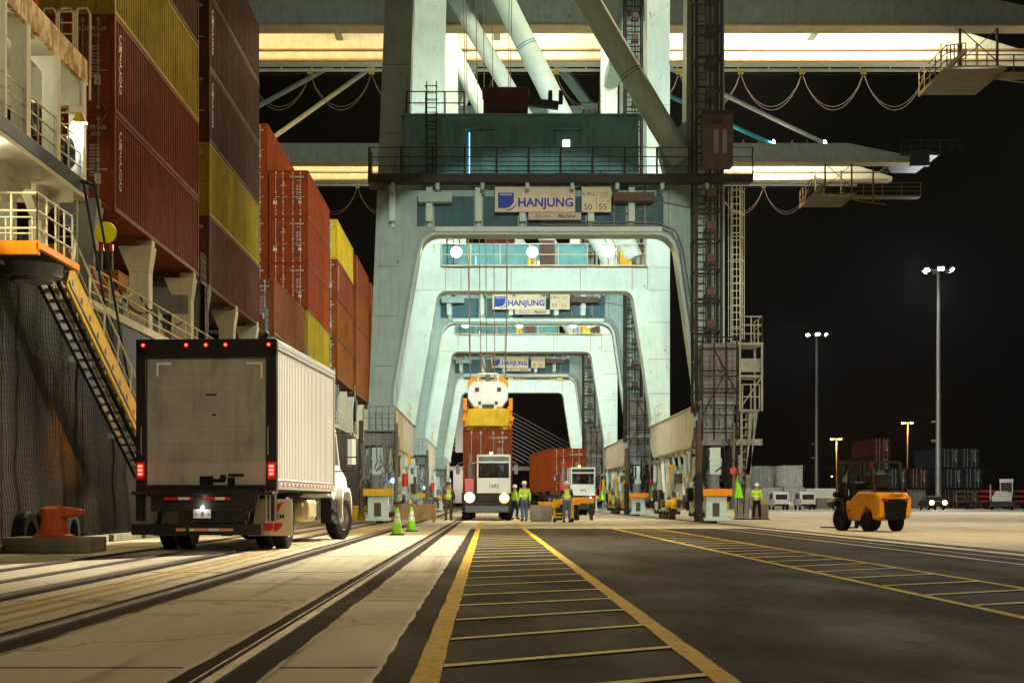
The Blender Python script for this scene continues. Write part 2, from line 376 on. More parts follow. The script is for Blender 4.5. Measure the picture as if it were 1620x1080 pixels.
# ------------------------------------------------------------------ containers
CCOL = {
 'redbrown': (.25, .050, .013), 'darkbrown': (.10, .040, .016), 'olive': (.42, .30, .015),
 'plum': (.17, .058, .040), 'orangered': (.28, .044, .004), 'tan': (.28, .08, .02), 'maroon': (.10, .02, .018),
 'orangebrown': (.26, .075, .009), 'lemon': (.68, .47, .02), 'white': (.50, .50, .46), 'slate': (.025, .034, .045), 'orange': (.80, .22, .03), 'rust': (.07, .022, .012), 'grey': (.28, .29, .28)}
CMAT = {}
for k, c in CCOL.items():
    c = c[0] if isinstance(c[0], tuple) else c
    CMAT[k] = (paint('container_' + k, c, .5, dirt=.6, rust=.2, scale=.8, bump=.5), paint('container_frame_' + k, tuple(x * .8 for x in c), .5, dirt=.4, rust=.12))
PROTO = {}
LETTER = paint('white_lettering', (.72, .68, .60), .5, dirt=.3)
def container_proto(colour, L=12.19, H=2.9, doors='rods', side=None, code=('TLLU 891620', '45G1')):
    key = (colour, L, H, doors, side)
    if key in PROTO: return PROTO[key]
    pm, fm = CMAT[colour]; W = 1.22
    root = empty('shipping_container')
    # corrugated walls + roof
    b = MB(); n = int((L - .3) / .278); x0 = .15; stp = (L - .3) / n
    for s in (-1, 1):
        prof = []
        for i in range(n):
            y = x0 + i * stp; d = .06
            prof += [(y, 0), (y + stp * .25, 0), (y + stp * .42, d), (y + stp * .75, d), (y + stp * .98, 0)]
        vs = []
        for (y, d) in prof:
            for z in (.16, H - .1): vs.append((s * (W - .015 - d), y, z))
        m = len(prof); b.add(vs, [(2 * i, 2 * i + 2, 2 * i + 3, 2 * i + 1) for i in range(m - 1)])
    b.box(-W + .07, W - .07, .1, L - .05, .12, H - .02)
    b.build('corrugated_shell', pm, root, smooth=False)
    f = MB()
    for s in (-1, 1):
        f.box(s * W - (.0 if s < 0 else .08), s * W + (.08 if s < 0 else 0), .1, L - .1, .0 + .02, .16)
        f.box(s * W - (.0 if s < 0 else .07), s * W + (.07 if s < 0 else 0), .1, L - .1, H - .1, H - .01)
        for yy in (0, L - .12):
            f.box(s * W - (0 if s < 0 else .15), s * W + (.15 if s < 0 else 0), yy, yy + .12, .12, H - .12)
            for zz in (0, H - .12): f.box(s * (W + .004) - (0 if s < 0 else .17), s * (W + .004) + (.17 if s < 0 else 0), yy - .005 if yy == 0 else yy - .04, yy + .165 if yy == 0 else yy + .125, zz, zz + .12)
    f.box(-W, W, 0, .1, .0, .14); f.box(-W, W, 0, .1, H - .13, H)
    f.box(-W, W, L - .1, L, 0, .14); f.box(-W, W, L - .1, L, H - .13, H)
    f.build('frame', fm, root, smooth=False)
    for s in (-1, 1):
        d = MB(); xa, xb = (-W + .16, -.01) if s < 0 else (.01, W - .16)
        d.box(xa, xb, .03, .075, .16, H - .15)
        hs = (.5, 1.0, 1.28, 1.56, 2.3) if colour == 'orangered' else ()
        for z in hs: d.prism([(-.05, z), (-.02, z + .07), (.03, z + .12), (.03, z)], 'x', xa + .06, xb - .06)
        if not hs:
            for z in (.45, 1.05, 1.65, 2.25): d.box(xa + .06, xb - .06, .014, .03, z, z + .35)
        dd = d.build('door', pm, root, smooth=False)
        for xr in ((xa + xb) / 2 - .26, (xa + xb) / 2 + .2):
            r = MB().cyl((xr, -.02, .1), (xr, -.02, H - .08), .02, seg=6)
            for z in (.12, .9, 1.5, H - .2): r.box(xr - .05, xr + .05, -.03, .03, z, z + .07)
            if s > 0 or 1: r.box(xr - .02, xr + .28, -.05, -.03, 1.22, 1.25)
            r.build('lock_rod', GALV, dd)
    t = MB()
    t.text(code[0], .16, faceN(.52, -.004, H - .42)); t.text(code[1], .14, faceN(.66, -.004, H - .62))
    for i in range(5):
        for j in range(2): t.text('%d%d00 KG' % (3 + i, 4 + j), .085, faceN(.62, -.004, 1.95 - i * .2 - j * .09))
    t.box(.62, .80, -.008, .0, .82, 1.12)
    t.text('CAUTION', .07, faceN(-.55, -.004, .55))
    if colour == 'orangered':
        t.text('2', .24, faceN(-.32, -.004, 2.12), bold=.02); t.box(-.5, -.2, -.008, 0, 1.93, 1.96); t.box(-.95, -.72, -.008, 0, .78, 1.1)
    t.build('door_lettering', LETTER, root, smooth=False)
    if side:
        t = MB(); z = H - .55
        for ch in side:
            M = Matrix.Translation((W + .0, .62, z)) @ Matrix.Rotation(R(90), 4, 'Z') @ Matrix.Rotation(R(90), 4, 'X')
            t.text(ch, .40, M, bold=.015, shear=.25); z -= .30
        t.build('side_lettering', LETTER, root, smooth=False)
    PROTO[key] = root
    return root
USED = set()
def put_container(colour, x, y, z, label, group=None, rz=0, **kw):
    p = container_proto(colour, **kw)
    if p.name in USED: o = copy_tree(p)
    else: o = p; USED.add(p.name)
    o.location = (x, y, z); o.rotation_euler = (0, 0, rz)
    tag(o, label, 'container', group or 'shipping containers')
    return o

# ------------------------------------------------------------------ ship
HX = -10.6
ship = empty('container_ship', (HX, 60, 0), label='large dark hulled container ship moored along the left edge of the quay', cat='ship')
def SP(mb, name, mat, **kw):
    for v in mb.v: v -= Vector((HX, 60, 0))
    return mb.build(name, mat, ship, **kw)
hm, nt, b = new_mat('hull_plate'); v = coords(nt)
sepx = N(nt, 'ShaderNodeSeparateXYZ'); nt.links.new(v, sepx.inputs[0])
band = ramp(nt, sepx.outputs['Z'], .0, 1.0)
gt = N(nt, 'ShaderNodeMath', operation='GREATER_THAN'); gt.inputs[1].default_value = 4.25; nt.links.new(sepx.outputs['Z'], gt.inputs[0])
c = mixc(nt, gt.outputs[0], (.036, .019, .012), (.045, .048, .038))
c = mixc(nt, ramp(nt, noise(nt, coords(nt, (1, 1, .15)), 2.2, 6, .7), .4, .75), c, (.012, .010, .008))
c = mixc(nt, ramp(nt, noise(nt, coords(nt, (1, 1, .3)), 1.1, 7, .75), .60, .66), c, (.10, .042, .018))
nt.links.new(c, b.inputs['Base Color']); b.inputs['Roughness'].default_value = .5; b.inputs['Specular IOR Level'].default_value = .15
bp = N(nt, 'ShaderNodeBump', Strength=.5, Distance=.03); nt.links.new(noise(nt, v, .7, 3), bp.inputs['Height']); nt.links.new(bp.outputs[0], b.inputs['Normal'])
h = MB().prism([(HX, 6.2), (HX, -4), (HX - 30, -4), (HX - 30, 6.2)], 'y', -5, 190); SP(h, 'hull', hm)
s_ = MB(); y = 0
while y < 180: s_.box(HX - .02, HX + .012, y, y + .04, -3, 6.15); y += 6.2
for z in (1.2, 3.3): s_.box(HX - .02, HX + .01, -5, 190, z, z + .03)
SP(s_, 'plate_seams', hm)
s_ = MB().box(HX - .05, HX + .06, -5, 190, 6.05, 6.28); SP(s_, 'gunwale', CREAM)
# deck rail
r_ = MB(); r_.rail((HX - .05, 38, 6.2), (HX - .05, 160, 6.2), 1.0, 3, 2.0); SP(r_, 'deck_rail', CREAM)
# hatch coaming wall
s_ = MB().box(-14.2, -14, 39, 160, 6.2, 9.0); SP(s_, 'hatch_coaming', GREYST)
s_ = MB()
y = 39.8
while y < 158: s_.box(-14, -13.9, y, y + .12, 6.2, 9.0); y += .9
for z in (7.0, 8.2): s_.box(-14, -13.85, 39, 158, z, z + .12)
SP(s_, 'coaming_stiffeners', GREYST)
# container supports: pedestal columns with flared heads
for i, y in enumerate((40.3, 46.8, 53.4, 56.2, 62.3, 68.0, 73.6, 79.3, 85.2, 89.2, 95, 101, 104.8, 110.8, 116.6, 120, 126, 132, 136, 142, 148)):
    s_ = MB().box(-11.75, -11.1, y - .28, y + .28, 6.2, 8.4)
    s_.add([(-11.75, y - .28, 8.4), (-11.1, y - .28, 8.4), (-11.1, y + .28, 8.4), (-11.75, y + .28, 8.4), (-12.1, y - .36, 9.25), (-10.98, y - .36, 9.25), (-10.98, y + .36, 9.25), (-12.1, y + .36, 9.25)],
           [(0, 1, 5, 4), (1, 2, 6, 5), (2, 3, 7, 6), (3, 0, 4, 7), (4, 5, 6, 7)])
    s_.box(-11.55, -11.0, y - .18, y + .18, 9.25, 9.46)
    SP(s_, 'support_column', CREAM if i % 3 else GREYST, bevel=.02)
for y0, y1 in ((46.4, 53.7), (85.6, 89), (101.4, 104.6), (116.9, 119.9)):
    s_ = MB().prism([(-11.2, 7.9), (-11.2, 8.9), (-13.9, 8.9), (-13.9, 7.9)], 'y', y1 - .6, y1); SP(s_, 'cross_beam', GREYST)
# lashing bridge platforms between bays
for y in (55.2, 70.9, 87.0, 102.3, 118.2):
    s_ = MB().box(-13.9, -11.0, y - .45, y + .45, 9.3, 9.38); s_.rail((-11.05, y - .45, 9.38), (-11.05, y + .45, 9.38), 1.1, 4, .3, .02)
    for zz in (8.2, 7.1): s_.box(-11.15, -11.0, y - .05, y + .05, 6.2, 9.3)
    s_.ladder(-11.0, y + .3, 6.2, 9.3, .4, 'y')
    SP(s_, 'lashing_bridge', GREYST)
# deck clutter under the stacks: ventilators, pipes, winch, reels
rr = random.Random(4)
for i in range(26):
    y = 39.2 + i * 1.15 + rr.uniform(-.3, .3); x = rr.uniform(-13.2, -11.4); t = rr.choice('vpbw')
    s_ = MB()
    if t == 'v': s_.cyl((x, y, 6.2), (x, y, 7.0), .16); s_.cyl((x, y, 7.0), (x, y, 7.35), .26, .22); nm = 'deck_ventilator'; m_ = CREAM
    elif t == 'p': s_.tube([(x, y, 6.2), (x, y, 7.6), (x, y + .3, 7.9), (x, y + 1.3, 7.9), (x, y + 1.6, 7.6), (x, y + 1.6, 6.2)], .07, 8); nm = 'deck_pipe'; m_ = rr.choice((GREYST, REDP, ROPE))
    elif t == 'b': s_.box(x - .25, x + .25, y - .3, y + .3, 6.6, 7.5); s_.cyl((x, y, 6.2), (x, y, 6.6), .06); s_.box(x + .25, x + .27, y - .2, y + .2, 6.9, 7.3); nm = 'switch_box'; m_ = paint('pale_green_box', (.30, .42, .34), .5)
    else: s_.cyl((x - .4, y, 6.7), (x + .4, y, 6.7), .28); s_.cyl((x - .42, y, 6.7), (x - .36, y, 6.7), .42); s_.cyl((x + .36, y, 6.7), (x + .42, y, 6.7), .42); s_.box(x - .5, x + .5, y - .3, y + .3, 6.2, 6.42); nm = 'winch'; m_ = rr.choice((DARK, ORNG))
    SP(s_, nm, m_)
for i, (y, z) in enumerate(((43.5, 8.1), (49.5, 8.3), (66, 7.9))):
    s_ = MB().box(-13.4, -12.6, y - 1.0, y + 1.0, z, z + .5); SP(s_, 'orange_lit_box', ORNG, bevel=.02)  # orange lamplight on these boxes is put into their colour
# mooring lines and hoses drooping over the deck side
for (y0, y1, dz, m_) in ((38.5, 41.5, .5, REDP), (39.5, 43, .35, YEL), (41, 46, .5, CABLE), (44, 50, .4, CABLE)):
    pts = [(-10.75, y0 + (y1 - y0) * t / 12, 7.2 - dz * 4 * (t / 12) * (1 - t / 12)) for t in range(13)]
    SP(MB().tube(pts, .035, 6), 'slack_hose', m_)

for z0 in (9.6, 12.5):   # crossed lashing rods on the nearest door ends
    for a_, b_ in ((-13.3, -11.2), (-11.2, -13.3)):
        SP(MB().cyl((a_, 41.85, z0 - .1), (b_, 41.85, z0 + 2.7), .018, seg=6), 'lashing_rod', ROPE)
# --- deck house at the stern side, open gallery with rusty fascia
s_ = MB(); s_.box(HX - .12, HX, 8, 37.7, 11.9, 12.55); SP(s_, 'rusty_fascia', CREAMR, bevel=.01)
s_ = MB(); s_.box(-17, HX - .12, 8, 37.7, 12.3, 12.5); s_.box(-17, HX - .12, 37.35, 37.69, 11.3, 12.3)
for y in (15, 20, 25, 30, 33.5): s_.box(-17, HX - .12, y, y + .12, 11.8, 12.3)
SP(s_, 'gallery_roof', CREAM)
for i, (y, wd) in enumerate(((22, .3), (25.5, .3), (28.2, .3), (30.2, .14), (31.3, .14), (32.9, .42), (35.2, .42), (37.45, .42))):
    s_ = MB().box(HX - wd, HX - .005, y - .07, y + .07, 9.3, 11.9)
    if wd > .3:
        s_.prism([(HX - wd, 11.9), (HX - wd, 11.5), (HX - wd - .35, 11.9)], 'y', y - .06, y + .06)
        s_.box(HX - .06, HX + .004, y - .22, y + .07, 9.3, 11.9)
    SP(s_, 'gallery_column', CREAM)
s_ = MB().box(-17, HX + .02, 8, 37.7, 8.98, 9.32); SP(s_, 'gallery_deck_edge', BLK2, bevel=.01)
s_ = MB().box(-17, HX, 8, 37.68, 8.86, 8.975)
for y in (20, 24, 28, 31, 34, 36.6): s_.box(-17, HX - .1, y, y + .1, 8.6, 8.86)
SP(s_, 'gallery_soffit', CREAM)
s_ = MB().rail((HX - .1, 8, 9.32), (HX - .1, 37.5, 9.32), 1.05, 3, 1.25, .022); SP(s_, 'gallery_rail', CREAM)
s_ = MB().box(-17, -16.8, 8, 37, 6.2, 12.3); s_.box(-13.5, -13.3, 8, 31, 9.32, 12.3); SP(s_, 'inner_bulkhead', CREAM)
for y in (28.5, 31.2, 34.3, 36.5):
    s_ = MB().box(-11.75, -11.4, y - .15, y + .15, 6.2, 8.1)
    s_.prism([(y - .15, 8.1), (y + .15, 8.1), (y + .85, 8.62), (y - .85, 8.62)], 'x', -11.7, -11.45)
    s_.box(-11.9, -11.3, y - .9, y + .9, 8.6, 8.86)
    SP(s_, 'gallery_support', CREAM, bevel=.02)
for (y, z) in ((33.8, 10.0), (36.7, 9.9)):   # round fairlead openings
    s_ = MB().lathe([(.30, 0), (.40, .02), (.42, .1), (.36, .16), (.25, .16), (.05, .05)], (HX - .3, y, z), 20, 'x'); SP(s_, 'round_fairlead', BLK2)
# ladder hoops at the end of the roof
s_ = MB().ladder(-11.2, 37.9, 6.3, 14.0, .5, 'x', .03)
for x in (-11.9, -11.45, -11.0):
    s_.tube([(x, 37.95, 12.4), (x, 37.95, 13.9), (x + .08, 37.95, 14.05), (x + .3, 37.95, 14.05), (x + .38, 37.95, 13.9), (x + .38, 37.95, 11.6)], .03, 6)
SP(s_, 'hooped_ladder', CREAM)
s_ = MB().bar((-12.3, 37, 12.6), (-11.5, 37, 15.2), .5, .2); SP(s_, 'red_davit', REDP)
# flood lamp on the last column and tube lamps under the deck
def ship_lamp(x, y, z, tx, ty, tz, e, col=(.85, .95, 1)):
    d = (Vector((tx, ty, tz)) - Vector((x, y, z))).normalized(); p = Vector((x, y, z))
    s_ = MB().cyl(p - d * .25, p, .08, .2); s_.bar(p - d * .2, p - d * .2 + Vector((-.35, 0, .1)), .05); o = SP(s_, 'flood_lamp', YEL)
    s2 = MB().cyl(p, p + d * .03, .19)
    for v in s2.v: v -= Vector((HX, 60, 0))
    s2.build('lamp_lens', LW, o)
    q = p + d * .12; spot(q, (tx, ty, tz), e, col, 130, .8, .15)
ship_lamp(-10.62, 37.0, 10.75, -10.75, 37.4, 8.5, 90)
s_ = MB().box(-11.1, -10.9, 29.6, 31.6, 8.45, 8.55); SP(s_, 'tube_lamp', emit('tube_lamp_glow', (1, .95, .78), 14))
area((-11.0, 30.6, 8.4), (-11.0, 30.6, 0), 90, (1, .88, .6), .3, 2.0)
point((-12.3, 26, 8.0), 130, (1, .88, .55), .2)
point((-12.2, 34.5, 7.9), 60, (1, .88, .55), .2)
point((-12.4, 34, 11.2), 100, (1, .95, .72), .2)
point((-12.4, 29, 11.2), 100, (1, .95, .72), .2)
for y in (45, 51, 61, 66): point((-12.7, y, 7.3), 12, (1, .62, .25), .15)
for y in (92, 106, 121): point((-12.7, y, 7.6), 20, (1, .75, .4), .15)

# yellow round disc beacon on the last pillar + lashing rods
bd = empty('marker_disc', (-10.75, 40.0, 8.45), label='bright yellow round disc hung on the pillar beside the gangway falls', cat='disc')
MB().lathe([(.001, -.05), (.29, -.05), (.31, 0), (.29, .05), (.001, .05)], (0, 0, 0), 28, 'y').build('disc', paint('disc_yellow', (.95, .85, .01), .5, dirt=.1), bd)
for x in (-.1, .16): MB().box(x - .05, x + .05, -.07, .05, -.5, -.33).build('red_clamp', REDP, bd)

# gangway: platform, ladder and falls
gw = empty('gangway', (-9.6, 32, 6.1), label='yellow accommodation ladder slanting down from the ship to the quay beside the hull', cat='gangway')
def GP(mb, name, mat, **kw):
    for v in mb.v: v -= Vector((-9.6, 32, 6.1))
    return mb.build(name, mat, gw, **kw)
GP(MB().box(-12.2, -9.35, 29.6, 32.2, 6.12, 6.22), 'platform', DARK, bevel=.01)
GP(MB().box(-12.2, -9.32, 29.45, 29.6, 6.02, 6.3).box(-9.35, -9.25, 29.45, 32.2, 6.12, 6.26), 'platform_edge', ORNG)
GP(MB().cyl((-10.1, 31.5, 5.85), (-10.1, 31.5, 6.12), .62, .68, 24).cyl((-10.1, 31.5, 5.75), (-10.1, 31.5, 5.85), .45, seg=24), 'turntable', GREYST)
pr = MB(); pr.rail((-9.38, 29.6, 6.22), (-9.38, 32.1, 6.22), 1.1, 3, .62, .02); pr.rail((-12.1, 29.6, 6.22), (-9.38, 29.6, 6.22), 1.1, 3, .55, .02); pr.rail((-12.1, 32.15, 6.22), (-10.3, 32.15, 6.22), 1.1, 3, .6, .02)
GP(pr, 'platform_rail', CREAM)
T0 = Vector((-9.85, 32.2, 6.05)); T1 = Vector((-9.45, 39.6, 1.75)); dd = (T1 - T0); wv_ = Vector((.34, 0, 0))
for s, nm in ((-1, 'inner_stringer'), (1, 'outer_stringer')):
    st = MB().bar(T0 + wv_ * s, T1 + wv_ * s, .05, .34 if s < 0 else .62)
    o = GP(st, nm, YEL if s > 0 else BLK2)
bm_ = MB()
for k in (-.34, -.115, .115, .34): bm_.bar(T0 + Vector((k, 0, -.18)), T1 + Vector((k, 0, -.18)), .085, .07)
GP(bm_, 'underside_bars', BLK2)
for i in range(22):
    p = T0.lerp(T1, (i + .5) / 22); GP(MB().box(p.x - .31, p.x + .31, p.y - .14, p.y + .14, p.z - .03, p.z + .02), 'tread', YEL if i % 2 else GREYST)
ho = MB()
for i in range(13):
    p = T0.lerp(T1, (i + .5) / 13); ho.box(p.x + .366, p.x + .373, p.y - .07, p.y + .07, p.z - .07, p.z + .07)
GP(ho, 'stringer_slots', BLK2)
for s in (-1, 1):
    hr = MB(); a0 = T0 + wv_ * s + Vector((0, .1, 1.05)); a1 = T1 + wv_ * s + Vector((0, 0, 1.05))
    hr.cyl(a0, a1, .028, seg=6); hr.cyl(a0 - Vector((0, 0, .5)), a1 - Vector((0, 0, .5)), .012, seg=5)
    for i in range(7):
        p = T0.lerp(T1, (i + .3) / 7) + wv_ * s; hr.cyl(p, p + Vector((0, .22, 1.05)), .024, seg=6)
    GP(hr, 'handrail', CREAM)
for dx in (0, .28):
    GP(MB().cyl((-10.5 + dx, 36.9, 9.2), (-9.75 + dx, 38.4, 2.8), .035, seg=6).box(-10.35 + dx, -10.2 + dx, 37.5, 37.7, 7.0, 7.5), 'fall_rope', CABLE)
GP(MB().cyl((-11.5, 37, 9.6), (-10.3, 37.1, 9.15), .05), 'davit_arm', DARK)
for t in (.35, .75):
    p = T0.lerp(T1, t); GP(MB().box(p.x - .52, p.x - .38, p.y - .1, p.y + .1, p.z - .25, p.z - .1), 'small_lamp', WHITE)

spot((-9.6, 27.5, 7.6), (-9.3, 37, 3.5), 450, (1, .82, .45), 45, .7, .1)  # spot without fixture, added to brighten the gangway
# safety net draped on the hull
nm_, nt, b = new_mat('net_cord'); b.inputs['Base Color'].default_value = (.026, .0235, .016, 1); b.inputs['Roughness'].default_value = .95; b.inputs['Specular IOR Level'].default_value = .03
net = MB(); NY, NZ = 170, 44; vs = []; rr = random.Random(9)
for i in range(NY + 1):
    y = 18 + i * .135
    for j in range(NZ + 1):
        t = j / NZ; z = 5.95 - t * 5.9 - .12 * math.sin(i * .11) * t - .25 * math.sin(i * .031 + 1) * (1 - t)
        x = HX + .10 + .32 * t * t + .06 * math.sin(i * .21 + t * 2) + .035 * math.sin(i * .53 + j * .05) + .02 * math.sin(j * .6 + i * .1)
        vs.append((x, y + .05 * math.sin(j * .33 + i * .07) + .1 * math.sin(j * .12), z))
fs = [(i * (NZ + 1) + j, i * (NZ + 1) + j + 1, (i + 1) * (NZ + 1) + j + 1, (i + 1) * (NZ + 1) + j) for i in range(NY) for j in range(NZ)]
net.add(vs, fs); o = net.build('safety_net', nm_, smooth=False)
md = o.modifiers.new('cords', 'WIREFRAME'); md.thickness = .011; md.use_boundary = True; md.use_even_offset = False
tag(o, 'fine meshed rope net draped down the dark ship hull beside the gangway', 'net')

# ------------------------------------------------------------------ stacks on deck
side = ('C', 'M', 'E', 'C', 'U', 'G')
def stack(x, y, z0, cols, desc, **kw):
    lv = ('lowest', 'second', 'third', 'fourth', 'fifth', 'sixth'); names = {'redbrown': 'red brown', 'darkbrown': 'dark brown', 'olive': 'olive yellow', 'plum': 'dusky plum brown', 'orangered': 'bright orange red', 'tan': 'tan brown', 'maroon': 'dark maroon', 'orangebrown': 'orange brown', 'lemon': 'lemon yellow'}
    for i, c in enumerate(cols):
        put_container(c, x, y, z0 + i * 2.915, '%s container, %s up in %s' % (names[c], lv[i], desc), side=side if c in ('redbrown', 'darkbrown') else None)
CX = -12.24
stack(CX, 42.0, 9.46, ['redbrown', 'redbrown', 'olive', 'darkbrown'], 'the nearest stack on the ship beside the cream gallery')
stack(CX - 2.5, 42.0, 9.46, ['maroon', 'maroon', 'maroon', 'olive'], 'the inboard row behind the cream gallery')
stack(CX, 56.3, 9.3, ['plum', 'olive', 'darkbrown', 'darkbrown', 'darkbrown'], 'the second stack along the ship rail')
stack(CX, 73.3, 9.5, ['tan'], 'the low stack in front of the orange door ends')
stack(CX - .2, 88.7, 9.9, ['olive', 'orangered', 'orangered', 'orangered'], 'the stack with orange red door ends')
stack(CX - 2.72, 88.7, 9.9, ['orangered'] * 5, 'the inboard row beside the orange red door ends')
stack(CX, 104.1, 9.9, ['orangebrown', 'orangebrown', 'redbrown', 'lemon'], 'the stack topped by lemon yellow')
stack(CX, 119.2, 9.9, ['orangebrown', 'tan', 'orangebrown', 'redbrown'], 'the next to last stack beside the crane leg')
stack(CX, 134.3, 9.9, ['tan', 'orangebrown', 'redbrown', 'tan'], 'the farthest stack beside the crane leg')
# ------------------------------------------------------------------ cranes
def crane(Y0, bz, label, front_light=True, full=True, spread_l=1.0):
    cr = empty('gantry_crane', (0, Y0, 0), label=label, cat='crane', group='ship to shore gantry cranes on the quay rails')
    def B(mb, name, mat, par=None, **kw): return mb.build(name, mat, par or cr, **kw)
    D = 15.2   # far side frame front face
    FY = 14.0
    # near side frame
    near = fillet([(-5.05, 4.85), (-4.98, 6.5), (-4.35, 22), (-4.3, 37), (-3.1, 37), (-3.15, 22), (-3.4, 14.4), (8.35, 14.4), (8.5, 37), (9.95, 37), (10.0, 4.85), (8.75, 4.85), (8.75, 5.8), (7.85, 12.2, .9), (-2.75, 12.2, .8), (-3.92, 5.6), (-3.92, 4.85)])
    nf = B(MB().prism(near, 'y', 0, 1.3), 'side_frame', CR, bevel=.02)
    ns = MB()
    for z in (6.6, 8.7, 10.8, 16.4, 19.3, 22.2): ns.box(-4.9 + (z - 5) * .04, -3.75 if z < 11 and z > 8 else (-4.0 if z < 8 else -3.3), -.012, 0, z, z + .03)
    for z in (6.6, 8.7, 10.8, 13.4, 16.4, 19.3): ns.box(8.95 if z < 12 else 8.5, 9.95, -.012, 0, z, z + .03)
    for x in (-2.6, 7.6): ns.box(x, x + .03, -.012, 0, 12.5, 14.3)
    B(ns, 'weld_seams', paint('seam_grey', (.20, .21, .17), .7), nf)
    # flange plate around the opening and along the edges
    inner = fillet([(-3.92, 4.85), (-3.92, 5.6), (-2.75, 12.2, .8), (7.85, 12.2, .9), (8.75, 5.8), (8.75, 4.85)])
    fl = MB()
    for a_, b_ in zip(inner[:-1], inner[1:]): fl.bar((a_[0], -.06, a_[1]), (b_[0], -.06, b_[1]), .12, .12, up=(0, 1, 0))
    fl.box(-2.2, 7.3, -.35, -.02, 12.22, 12.42)
    B(fl, 'opening_flange', CRF, nf)
    for x in (-4.0, -2.45, -.4, 1.45, 4.3, 6.0):
        B(MB().prism([(-.02, 12.42), (-.12, 12.42), (-.55, 14.1), (-.55, 14.3), (-.02, 14.3)], 'x', x - .07, x + .07).box(x - .13, x + .13, -.62, -.5, 12.6, 14.1), 'bracket', CRF, nf)
    for xa, xb in ((-3.0, -2.65), (-2.25, -.6), (-.2, 1.25), (1.65, 4.1), (4.5, 5.8), (6.2, 7.4)):
        B(MB().box(xa, xb, -.03, -.005, 12.5, 13.75), 'recessed_panel', paint('panel_blue_grey', (.07, .15, .17), .5, dirt=.4, rust=.1), nf)
    # conduits running along the opening and up the right leg
    cd = MB()
    cd.tube([(2.2, -.14, 12.55), (7.0, -.14, 12.5), (7.75, -.14, 12.2), (8.05, -.14, 11.5), (9.0, -.14, 5.2)], .045, 6)
    cd.tube([(2.2, -.2, 12.66), (7.1, -.2, 12.62), (7.9, -.2, 12.3), (8.2, -.2, 11.5), (9.15, -.2, 5.2)], .03, 5)
    cd.tube([(5.3, -.15, 14.2), (5.3, -.15, 12.5)], .04, 5); cd.tube([(6.6, -.15, 14.2), (6.6, -.15, 12.5)], .05, 5)
    cd.tube([(4.2, -.1, 13.2), (5.6, -.1, 12.95), (7.4, -.1, 13.5), (9.3, -.1, 13.1)], .03, 5)
    B(cd, 'conduit', GREYST, nf)
    # far side frame
    far = fillet([(-5.0, 4.85), (-4.84, 5.9), (-3.95, 11.9), (-4.1, 17), (-3.85, 27), (-3.85, 37), (-2.2, 37), (-2.2, 27), (-2.5, 13.1), (8.25, 13.1), (8.3, 37), (9.47, 37), (9.47, 4.85), (8.5, 4.85), (8.5, 5.3), (7.5, 11.85, .55), (-2.6, 11.85, .55), (-3.75, 5.2), (-3.75, 4.85)])
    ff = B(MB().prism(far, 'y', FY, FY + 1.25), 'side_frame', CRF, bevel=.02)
    fd = MB()
    fd.box(-3.75, -2.2, FY - .012, FY, 11.87, 11.9)
    for x in (-2.2, -1.4, 1.2, 4.8, 7.5, 8.3): fd.box(x - .018, x + .018, FY - .012, FY, 11.9, 13.05)
    for z in (6.5, 8.3, 10.2, 11.87, 13.05): fd.box(8.35, 9.45, FY - .012, FY, z, z + .03)
    for z in (16.8, 17.6, 21.5): fd.box(-3.9, -2.5, FY - .012, FY, z, z + .02); fd.box(8.35, 9.45, FY - .012, FY, z, z + .02)
    B(fd, 'weld_seams', paint('seam_rust', (.42, .30, .16), .7), ff)
    ym = MB()
    for z in (17.55, 19.2):
        for k in range(7): ym.box(-3.8 + k * .22, -3.68 + k * .22, FY - .02, FY - .005, z, z + .09); ym.box(8.42 + k * .15, 8.50 + k * .15, FY - .02, FY - .005, z, z + .08)
    B(ym, 'yellow_marks', YEL, ff)
    # walkway and rail on the far beam, cabinets, floodlights
    rl = MB().box(-2.4, 8.3, FY - .25, FY + 1.0, 13.1, 13.16); rl.rail((-2.4, FY - .2, 13.16), (8.2, FY - .2, 13.16), 1.1, 2, 1.5, .022)
    B(rl, 'walkway_rail', paint('rail_cream', (.60, .52, .34), .5, dirt=.3))
    B(MB().box(6.9, 7.5, FY + .2, FY + .7, 13.16, 14.5).box(2.05, 2.5, FY + .1, FY + .5, 13.16, 13.9), 'control_cabinet', YEL, bevel=.01)
    B(MB().box(2.7, 3.5, FY + .5, FY + .9, 13.16, 14.6), 'dark_cabinet', BROWN, bevel=.01)
    for x in (-1.65, 2.3, 6.25):
        m_ = MB().cyl((x, FY - .1, 13.1), (x, FY - .1, 13.75), .045).box(x - .22, x + .22, FY - .02, FY + .14, 13.62, 14.02)
        o = B(m_, 'floodlight', GREYST); B(MB().lathe([(.001, -.10), (.12, -.09), (.17, -.03), (.19, .03)], (x, FY - .2, 13.84), 18, 'y'), 'lamp_lens', LW, o); B(MB().lathe([(.19, .02), (.28, .0), (.30, .05), (.15, .12)], (x, FY - .2, 13.84), 22, 'y', False), 'halo_ring', emit('halo_glow', (.85, 1, .95), 2.2), o)  # glowing ring added round the lens to imitate its halo
    # longitudinal sill beams
    for (xa, xb) in ((-5.04, -3.9), (8.62, 9.95)):
        sb = MB().prism([(-.3, 3.75), (.6, 3.2), (14.4, 3.2), (15.6, 3.75), (15.6, 4.85), (-.3, 4.85)], 'x', xa, xb); o = B(sb, 'sill_beam', SILL, bevel=.02)
        sm = MB()
        for yy in (2.2, 4.6, 7.2, 9.8, 12.2):
            for xs in (xa - .012, xb): sm.box(xs, xs + .012, yy, yy + .05, 3.2, 4.84)
        sm.box(xa - .05, xb + .05, -.3, 15.6, 4.85, 4.9)
        B(sm, 'stiffener', SILL, o)
        B(MB().box(xa, xb, -.34, -.3, 3.72, 4.93), 'end_cap', CR, o)
